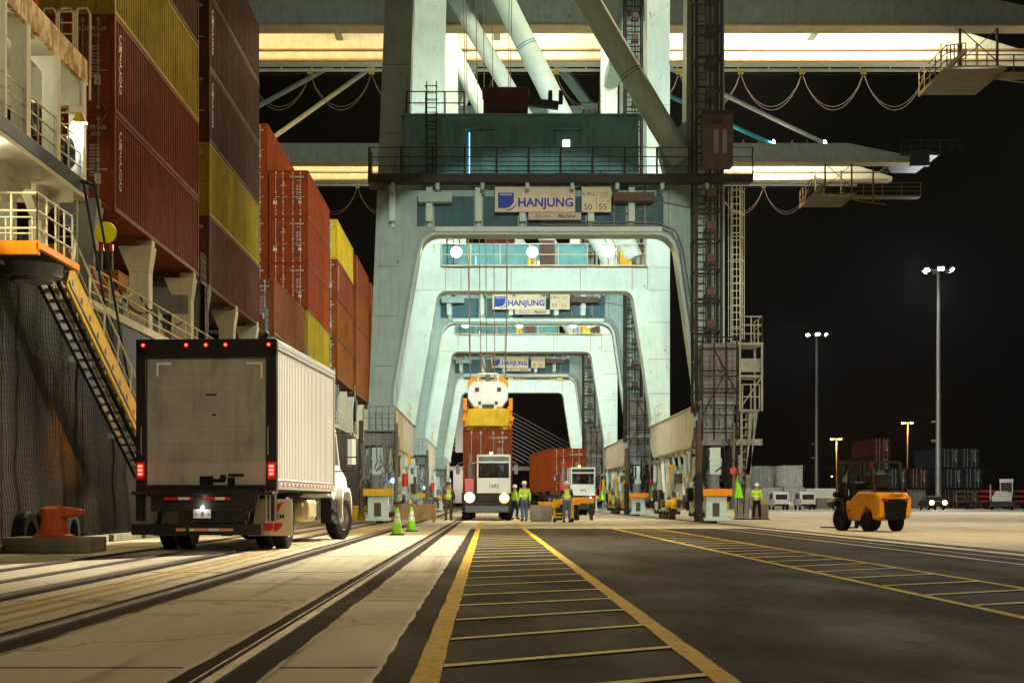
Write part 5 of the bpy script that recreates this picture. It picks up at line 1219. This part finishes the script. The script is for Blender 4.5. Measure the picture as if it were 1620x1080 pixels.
def person(loc, rz, label, top=VEST, trousers=NAVY, sleeves=None, hat=WHITE, lean=0, legs=(.12, -.08), arms='down', H=1.78, vest_band=True):
    """local frame: faces -Y; arms: down / fwd / one"""
    o = empty('person', loc, rz, label, 'person'); k = H / 1.78
    sh = Vector((0, -math.sin(lean) * .55, math.cos(lean) * .55)); hip = Vector((0, 0, .93))
    ch = hip + sh * .95; nk = hip + sh * 1.07; hd = nk + Vector((0, -.03 - lean * .1, .13)); top_ = hd + Vector((0, -.0, .12))
    def q(v, r, a=1): return (v.x * k, v.y * k, v.z * k, r * k, a)
    sp_ = [q(hip, .13, .8), q(hip + sh * .45, .125, .8), q(ch - sh * .12, .15, .72), q(nk, .062), q(hd - Vector((0, 0, .03)), .085, 1.1), q(top_, .075, 1.1)]
    body = [sp_]; slv = []; trs = []; boots = []
    for s, f in ((-1, legs[0]), (1, legs[1])):
        h0 = hip + Vector((s * .10, 0, -.04)); kn = Vector((s * .12, -f * .8 - .03, .50)); an = Vector((s * .13, -f * .9 + .03, .09)); toe = an + Vector((s * .02, -.17, -.05))
        body.append([q(hip, .13, .8), q(h0, .095), q(kn, .062), q(an, .042), q(toe, .04)])
        trs.append([q(hip, .145, .85), q(h0, .105), q(kn, .08), q(an + Vector((0, 0, .03)), .075)])
        boots.append([q(an + Vector((0, 0, .06)), .06), q(an + Vector((0, 0, -.03)), .058), q(toe, .05)])
        s0 = ch + Vector((s * .19, 0, -.02))
        if arms == 'fwd': el = s0 + Vector((s * .07, -.12, -.24)); wr = el + Vector((s * .02, -.24, .02))
        elif arms == 'one' and s > 0: el = s0 + Vector((.10, -.05, -.25)); wr = el + Vector((-.10, -.22, .06))
        elif arms == 'wheel': el = s0 + Vector((s * .06, -.12, -.20)); wr = el + Vector((-s * .05, -.22, .06))
        else: el = s0 + Vector((s * .07, .03, -.28)); wr = el + Vector((s * .02, -.07, -.24))
        d = (wr - el).normalized(); side_ = Vector((0, 1, 0)) if abs(d.y) < .5 else Vector((1, 0, 0)); palm = wr + d * .07
        body.append([q(ch - sh * .12, .15, .72), q(s0, .06), q(el, .043), q(wr, .026), q(palm, .036, .6)])
        for fi in range(4):
            off = side_ * ((fi - 1.5) * .021); L = (.065, .078, .072, .055)[fi]
            a1 = palm + off * 1.0 + d * .03; a2 = a1 + d * L * .6; a3 = a2 + (d + Vector((-s * .5, 0, 0))).normalized() * L * .5
            body.append([q(palm, .036, .6), q(a1, .0105), q(a2, .0095), q(a3, .008)])
        th = wr + d * .03 - side_ * .03 + Vector((-s * .015, 0, 0)); body.append([q(palm, .036, .6), q(th + d * .02 - side_ * .012, .012), q(th + d * .055 - side_ * .018, .010)])
        slv.append([q(ch - sh * .12, .155, .75), q(s0, .078), q(el, .06), q(wr - d * .03, .045)])
    skinned('body', body, SKIN, o)
    skinned('trousers', trs, trousers, o)
    for b_ in boots: skinned('boot', [b_], BLACK, o, sub=1)
    skinned('shirt', slv + [[q(hip + sh * .1, .14, .85), q(hip + sh * .45, .138, .85), q(ch - sh * .12, .155, .75)]], sleeves or NAVY, o)
    if top: 
        v_ = skinned('vest', [[q(hip + sh * .02, .165, .85), q(hip + sh * .4, .158, .82), q(ch - sh * .10, .175, .75), q(ch + sh * .02, .13, .8)]], top, o)
    if vest_band and top:
        MB().lathe([(.172, -.03), (.174, .03)], (0, 0, 0), 22).build('reflective_band', REFL, v_, loc=(hip + sh * .42) * k).scale = (1.02, .88, 1)
    fc = MB().cyl((0, -.085, .0), (0, -.115, -.02), .014, .018, 8).box(-.025, .025, -.100, -.09, -.055, -.045)
    for s in (-1, 1): fc.cyl((s * .033, -.085, .025), (s * .033, -.096, .025), .012, seg=8); fc.cyl((s * .088, .01, 0), (s * .102, .015, 0), .028, .022, 8)
    fc.build('face', SKIN, o, loc=hd * k)
    if hat is not None:
        hh = MB().lathe([(.135, .045), (.118, .055), (.115, .10), (.095, .155), (.05, .185), (.001, .19)], seg=20); hh.prism(fillet([(-.09, -.10), (.09, -.10), (.07, -.17, .03), (-.07, -.17, .03)]), 'z', .045, .055)
        hh.build('hard_hat', hat, o, loc=hd * k)
    else: MB().lathe([(.10, .02), (.105, .06), (.09, .12), (.04, .15), (.001, .155)], seg=16).build('hair', BLK2, o, loc=hd * k)
    return o
person((-1.88, 67.8, 0), R(185), 'worker in lime vest and camouflage trousers, back turned, left of the tractor headlight', trousers=CAMO, sleeves=CAMO, hat=BROWN, H=1.8)
person((1.68, 65.6, 0), R(200), 'worker in lime jacket and blue jeans beside the grey block', trousers=JEAN, sleeves=VEST, hat=WHITE, H=1.8)
person((3.38, 61.0, 0), R(180), 'leaning worker in lime vest and denim pushing the yellow cart', trousers=JEAN, sleeves=BLK2, hat=WHITE, lean=R(18), legs=(.28, -.16), arms='fwd', H=1.75)
person((13.15, 69.6, 0), R(150), 'distant worker in lime top and black trousers before pale concrete blocks', trousers=BLACK, sleeves=VEST, hat=WHITE, H=1.75, arms='one')
person((1.32, 71.5, 0), R(120), 'worker in lime vest half hidden behind the right wheel of tractor 1692', trousers=NAVY, sleeves=VEST, hat=WHITE, H=1.7)
person((.55, 68.2, 1.02), 0, 'driver in lime vest seated inside the cab of tractor 1692', trousers=NAVY, sleeves=NAVY, hat=None, H=1.35, arms='wheel')
person((33.2, 158, 0), R(200), 'far figure in blue jacket standing between the two white vans', top=BLUEJ, trousers=NAVY, sleeves=BLUEJ, hat=BLUEJ, vest_band=False)

# ------------------------------------------------------------------ far yard
def at(px, Y): return (px - 772) * Y / 2250
def mast(x, y, h, label, r=.38, warm=False, heads=6):
    o = empty('light_mast', (x, y, 0), 0, label, 'lamp post', 'sodium lamp masts far in the yard' if warm else 'tall floodlight masts in the yard')
    MB().cyl((0, 0, 0), (0, 0, h), r, r * .45, 16).cyl((0, 0, 0), (0, 0, 1.0), r * 1.7, r * 1.5, 12).build('pole', GALV, o)
    MB().box(-1.6, 1.6, -.1, .1, h - .1, h + .1).box(-.1, .1, -1.6, 1.6, h - .1, h + .1).build('cross_arm', GALV, o)
    for k in range(heads):
        a = 2 * math.pi * k / heads + .4; c = Vector((1.5 * math.cos(a), 1.5 * math.sin(a), h + .1)); d = Vector((math.cos(a), math.sin(a), -.9)).normalized()
        f = MB().bar(c, c + d * .35, .8, .5).build('floodlight', GREYST, o)
        MB().bar(c + d * .35, c + d * .38, .72, .42).build('lamp_lens', LO if warm else LWH, f)
    if not warm:
        for z in (h * .28, h * .36): MB().box(-.9, -.3, -.1, .1, z, z + .25).build('camera_bracket', GALV, o)
    return o
mast(57, 180, 30.2, 'tallest white floodlight mast at the right, right of the forklift'); mast(57.3, 248, 30, 'shorter looking white floodlight mast between the crane and the forklift')
mast(98, 400, 18.5, 'smaller orange sodium lamp mast just left of the forklift mast', .25, True, 4); mast(118, 400, 23, 'taller orange sodium lamp mast right of the forklift mast', .25, True, 4)
mast(136, 500, 17, 'tiny white lamp mast just above the forklift guard', .25, False, 3)
for y, e in ((180, 36000), (248, 26000)):
    spot((56, y, 29.5), (20, y - 40, 0), e, (.93, .96, 1), 130, .8, .8)
    spot((57, y - 1.7, 29.8), (57, y - 1.2, 0), 2500, (.85, .88, 1), 60, .9, .4)
point((98, 398, 17), 9000, (1, .38, .06), .5); point((118, 398, 21.5), 9000, (1, .38, .06), .5)
# unseen masts added beside the view to carry the spots below
mast(57, 112, 30.2, 'unseen white floodlight mast added beyond the right edge'); mast(40, 20, 30.2, 'unseen floodlight mast added beside the camera beyond the right edge')
spot((56, 112, 29.5), (22, 92, 0), 60000, (1, .93, .78), 130, .8, .8)
spot((40, 20, 29.5), (14, 46, 0), 60000, (1, .80, .50), 55, .8, .8)

def van(x, y, rz, label):
    o = empty('parked_van', (x, y, 0), rz, label, 'van', 'white vans parked side by side')
    b_ = MB().prism(fillet([(0, .45), (4.6, .45), (4.7, .95, .1), (3.9, 1.15, .1), (3.1, 1.95, .2), (.15, 1.98, .15), (0, 1.2)]), 'x', -.88, .88).build('body', WHITE, o, bevel=.1)
    MB().box(-.62, .62, -.03, .02, 1.12, 1.68).build('rear_window', BLK2, o, bevel=.04)
    MB().prism([(.5, 1.2), (3.2, 1.2), (2.9, 1.75), (.5, 1.8)], 'x', -.90, .90).build('side_windows', BLK2, o)
    for s in (-1, 1): MB().box(s * .80 - .05, s * .80 + .05, -.03, .05, .75, 1.1).build('tail_lamp', REDP, o)
    MB().box(-.8, .8, -.08, .05, .42, .62).build('bumper', DARK, o)
    for s in (-1, 1):
        for yy in (.8, 3.7): wheel(o, s * .78, yy, .33, .33, .2)
    return o
van(32.2, 156, R(-3), 'left one of two white vans parked with their rears to the quay')
van(34.9, 155, R(-3), 'right one of two white vans, nearer the floodlight mast')
def car(x, y, rz, label, col, lit=False):
    o = empty('parked_car', (x, y, 0), rz, label, 'car')
    MB().prism(fillet([(0, .35), (4.4, .35), (4.45, .8, .12), (3.5, .95, .1), (2.9, 1.5, .25), (1.3, 1.52, .25), (.6, 1.0, .1), (0, .9, .1)]), 'x', -.85, .85).build('body', col, o, bevel=.1)
    MB().prism([(.9, 1.0), (3.3, 1.0), (2.8, 1.4), (1.4, 1.4)], 'x', -.87, .87).box(-.6, .6, .75, .85, 1.02, 1.3).build('windows', BLK2, o)
    for s in (-1, 1):
        h_ = MB().lathe([(.001, -.06), (.2, -.04), (.27, .02)], (s * .68, 0, .78), 14, 'y').build('headlight', emit('car_headlight', (1, .66, .28), 6) if lit else GALV, o)
    for s in (-1, 1):
        for yy in (.8, 3.6): wheel(o, s * .78, yy, .32, .32, .2)
    return o
car(47.5, 150, R(0), 'car facing the quay with both headlights blazing', DARK, True)
for s in (-1, 1): spot((47.5 + s * .7, 149.7, .8), (47.5 + s * .7, 130, 0), 900, (1, .75, .42), 60, .7, .1)
car(40.8, 152, R(80), 'dark unlit car parked behind the forklift', DARK)
car(32.6 + 3.9, 170, R(0), 'car with one lit headlight showing left of the forklift fender', WHITE, True)
# yard tractor cut by the right edge
yt = empty('yard_tractor', (54.2, 150, 0), R(-20), 'white yard tractor with chrome stack parked by the right edge', 'tractor')
MB().box(-1.0, 1.0, 0, 4.5, .9, 1.5).prism([(-.9, 1.5), (.9, 1.5), (.6, 2.0), (-.6, 2.0)], 'y', 0, 1.6).build('hood', WHITE, yt, bevel=.06)
MB().box(-.2, 1.1, 1.2, 3.0, 1.5, 1.9).box(-.2, -.1, 1.2, 1.3, 1.9, 3.0).box(1.0, 1.1, 1.2, 1.3, 1.9, 3.0).box(-.25, 1.15, 1.1, 3.1, 2.9, 3.3).box(-.2, -.1, 2.9, 3, 1.9, 3).box(1, 1.1, 2.9, 3, 1.9, 3).build('cab', WHITE, yt, bevel=.03)
MB().box(-.1, 1.0, 1.25, 2.9, 1.9, 2.9).build('cab_windows', BLK2, yt)
MB().cyl((-1.15, .8, 1.0), (-1.15, .8, 2.7), .09).build('exhaust_stack', GALV, yt)
MB().box(-1.2, 1.2, -.1, 5.5, .35, .9).build('chassis', BLK2, yt)
for s in (-1, 1):
    for yy in (.8, 4.5): wheel(yt, s * 1.0, yy, .5, .5, .3)
# containers in the far yard: x, y, z, rz, colour, label
FG = 'containers stacked in the far yard'
for (x, y, z, rz, c, lb, kw) in (
    (34.0, 170, 0, 0, 'white', 'white reefer container at the bottom left of the pyramid behind the vans', dict(L=6.06, H=2.6)),
    (36.6, 170, 0, 0, 'white', 'white reefer container at the bottom right of the pyramid behind the vans', dict(L=6.06, H=2.6)),
    (36.4, 170, 2.62, 0, 'white', 'white reefer container on top of the pyramid behind the vans', dict(L=6.06, H=2.6)),
    (31.0, 172, 0, 0, 'grey', 'pale grey container left of the white pyramid', dict(L=6.06, H=2.6)),
    (33.4, 172.5, 2.62, 0, 'grey', 'pale grey container on the left of the upper tier behind the vans', dict(L=6.06, H=2.6)),
    (24.6, 168, 0, 0, 'white', 'white container end low beside the stair tower of the near crane', dict(L=6.06, H=2.6)),
    (24.6, 168, 2.62, 0, 'white', 'white container end stacked above another beside the stair tower', dict(L=6.06, H=2.6)),
    (44.6, 215, 2.0, R(84), 'orange', 'bright orange container above the white roof left of the forklift', dict(L=6.06, H=2.6)),
    (52.0, 190, 2.7, 0, 'slate', 'slate blue container right of the forklift, first of its row', dict(H=2.6)),
    (54.8, 190, 2.7, 0, 'slate', 'slate blue container right of the forklift, second of its row', dict(H=2.6)),
    (57.6, 190, 2.7, 0, 'rust', 'rust brown container just left of the tall mast', dict(H=2.6)),
    (62.2, 190, 2.7, 0, 'slate', 'slate blue container right of the tall mast', dict(H=2.6)),
    (64.8, 190, 2.7, 0, 'slate', 'slate blue container second right of the tall mast', dict(H=2.6)),
    (61.8, 190, 5.4, 0, 'slate', 'dark slate container on the upper tier right of the tall mast', dict(H=2.6)),
    (64.4, 190, 5.4, 0, 'slate', 'dark slate container topping the tier right of the tall mast', dict(H=2.6)),
    (55.4, 200, 7.2, 0, 'maroon', 'red container standing highest behind the forklift guard', dict(H=2.6)),
    (55.4, 200, 4.55, 0, 'rust', 'rust container right under the highest red one', dict(H=2.6)),
    (52.0, 191, 0, 0, 'rust', 'rust brown container at ground level behind the forklift', dict(H=2.6)),
    (54.8, 191, 0, 0, 'rust', 'rust brown container at ground level second behind the forklift', dict(H=2.6)),
    (57.6, 191, 0, 0, 'grey', 'grey container at ground level left of the tall mast foot', dict(H=2.6)),
    (62.2, 191, 0, 0, 'rust', 'rust container at ground level right of the tall mast foot', dict(H=2.6)),
    (64.8, 191, 0, 0, 'rust', 'rust container at ground level second right of the tall mast foot', dict(H=2.6)),
    (69.0, 165, 3.2, R(-82), 'grey', 'grey office like container raised at the right edge', dict(H=2.6)),
    (69.0, 165, .5, R(-82), 'grey', 'grey office like container below at the right edge', dict(H=2.6)),
    (45.5, 200, 0, R(88), 'rust', 'dark rust container lying across left of the forklift', dict(H=2.6)),
    (34.5, 198, 0, R(88), 'rust', 'dark rust container lying across behind the vans', dict(H=2.6))):
    put_container(c, x, y, z, lb, FG, rz, **kw)
wb = empty('site_cabin', (41.5, 176, 0), R(0), 'long white roofed cabin left of the forklift', 'cabin')
MB().box(-2, 5, 0, 3, 0, 1.3).build('wall', GREYST, wb); MB().box(-2.2, 5.2, -.2, 3.2, 1.3, 2.5).build('roof', WHITE, wb, bevel=.05)
MB().box(-1.6, -.8, -.03, 0, .1, 1.25).box(2.4, 3.4, -.03, 0, .5, 1.1).build('door', DARK, wb)
# red chassis row stacked at the right
for i in range(5):
    x = 57.5 + i * 2.3
    o = empty('stacked_chassis', (x, 170, 0), R(90), 'red brown empty chassis, %s from the left in the row right of the tall mast' % ('first', 'second', 'third', 'fourth', 'fifth')[i], 'chassis', 'empty chassis in the yard')
    m = MB()
    for z in (.8, 1.4, 2.0): m.box(-.5, -.35, -1, 1.2, z, z + .25).box(.35, .5, -1, 1.2, z, z + .25).box(-1.1, 1.1, .9, 1.1, z, z + .2).box(-1.1, 1.1, -1, -.8, z, z + .2)
    m.build('frame', REDP if i % 2 else BROWN, o)
    for s in (-1, 1): wheel(o, s * .8, .0, .45, .45, .25, BROWN)
for i, x in enumerate((25.5, 29.6, 37.4, 38.8)):
    o = empty('yellow_barrier', (x, 154, 0), 0, 'yellow tube barrier, %s from the left beyond the open quay' % ('first', 'second', 'third', 'fourth')[i], 'barrier', 'yellow barriers beyond the open quay')
    [MB().cyl((q, 0, 0), (q, 0, 1.1), .1).build('post', YEL, o) for q in (-.5, .5)]; MB().cyl((-.5, 0, 1.05), (.5, 0, 1.05), .1).cyl((-.5, 0, .55), (.5, 0, .55), .08).build('rail', YEL, o)
# small distant lamps
rr = random.Random(3)
for i, (px, py, warm) in enumerate(((1205, 745, 0), (1211, 758, 1), (1316, 753, 1), (1187, 752, 1), (1209, 740, 1), (1524, 723, 0), (1534, 731, 0), (1350, 770, 1))):
    Y = 700; x = (px - 772) * Y / 2250; z = .9 + (793 - py) * Y / 2250
    o = empty('street_lamp', (x, Y, 0), 0, 'tiny %s lamp far beyond the yard, %s of the far lamps by height' % ('orange' if warm else 'white', ('first', 'second', 'third', 'fourth', 'fifth', 'sixth', 'seventh', 'eighth')[i]), 'street lamp', 'tiny far street lamps')
    MB().cyl((0, 0, 0), (0, 0, z), .12, .08, 6).build('pole', GREYST, o)
    MB().lathe([(.05, -.3), (.4, -.1), (.4, .1), (.05, .2)], (0, 0, z), 8).build('lamp_head', LO if warm else LW, o)

# cable stayed bridge seen through the cranes
br = empty('cable_stayed_bridge', (0, 900, 0), 0, 'far cable stayed bridge whose lit cables fan out behind the farthest crane', 'bridge')
BR = paint('bridge_cable', (.6, .58, .55), .6, dirt=.1)
PX = -18.0
MB().prism([(PX - 2.6, 32), (PX + 2.6, 32), (PX + 2.4, 84), (PX - 2.4, 84)], 'y', 0, 4).box(PX - 4, PX + 4, 0, 4, 0, 22).build('pylon', paint('bridge_concrete', (.5, .48, .42), .8), br)
MB().box(-300, 320, -6, 10, 20.5, 23).build('deck', CON, br)
for s in (-1, 1):
    for k in range(17):
        z = 74.5 - k * 2.5; x = PX + s * (z - 23) / .535
        MB().cyl((PX + s * 2, 2, z), (x, 2, 23), .16, seg=4).build('stay_cable', BR, br)
spot((-18, 850, 10), (-18, 900, 60), 1.5e5, (1, .9, .8), 150, .8, 2)

# very weak, wide sun added as even fill
sl = bpy.data.lights.new('fill_sun', 'SUN'); sl.energy = .012; sl.angle = R(10); sl.color = (1, .9, .8)
so = bpy.data.objects.new('fill_sun', sl); COL.objects.link(so); so.rotation_euler = (R(50), 0, R(-30))

# thin night haze
hz, nt, b = new_mat('haze'); nt.nodes.remove(b)
pv = N(nt, 'ShaderNodeVolumePrincipled'); pv.inputs['Density'].default_value = .00004; pv.inputs['Color'].default_value = (.9, .9, .92, 1); pv.inputs['Anisotropy'].default_value = .5
nt.links.new(pv.outputs[0], nt.nodes['Material Output'].inputs['Volume'])
tag(MB().box(-600, 620, -70, 1000, -7, 100).build('haze', hz, smooth=False), kind='stuff')
sc.cycles.volume_bounces = 0
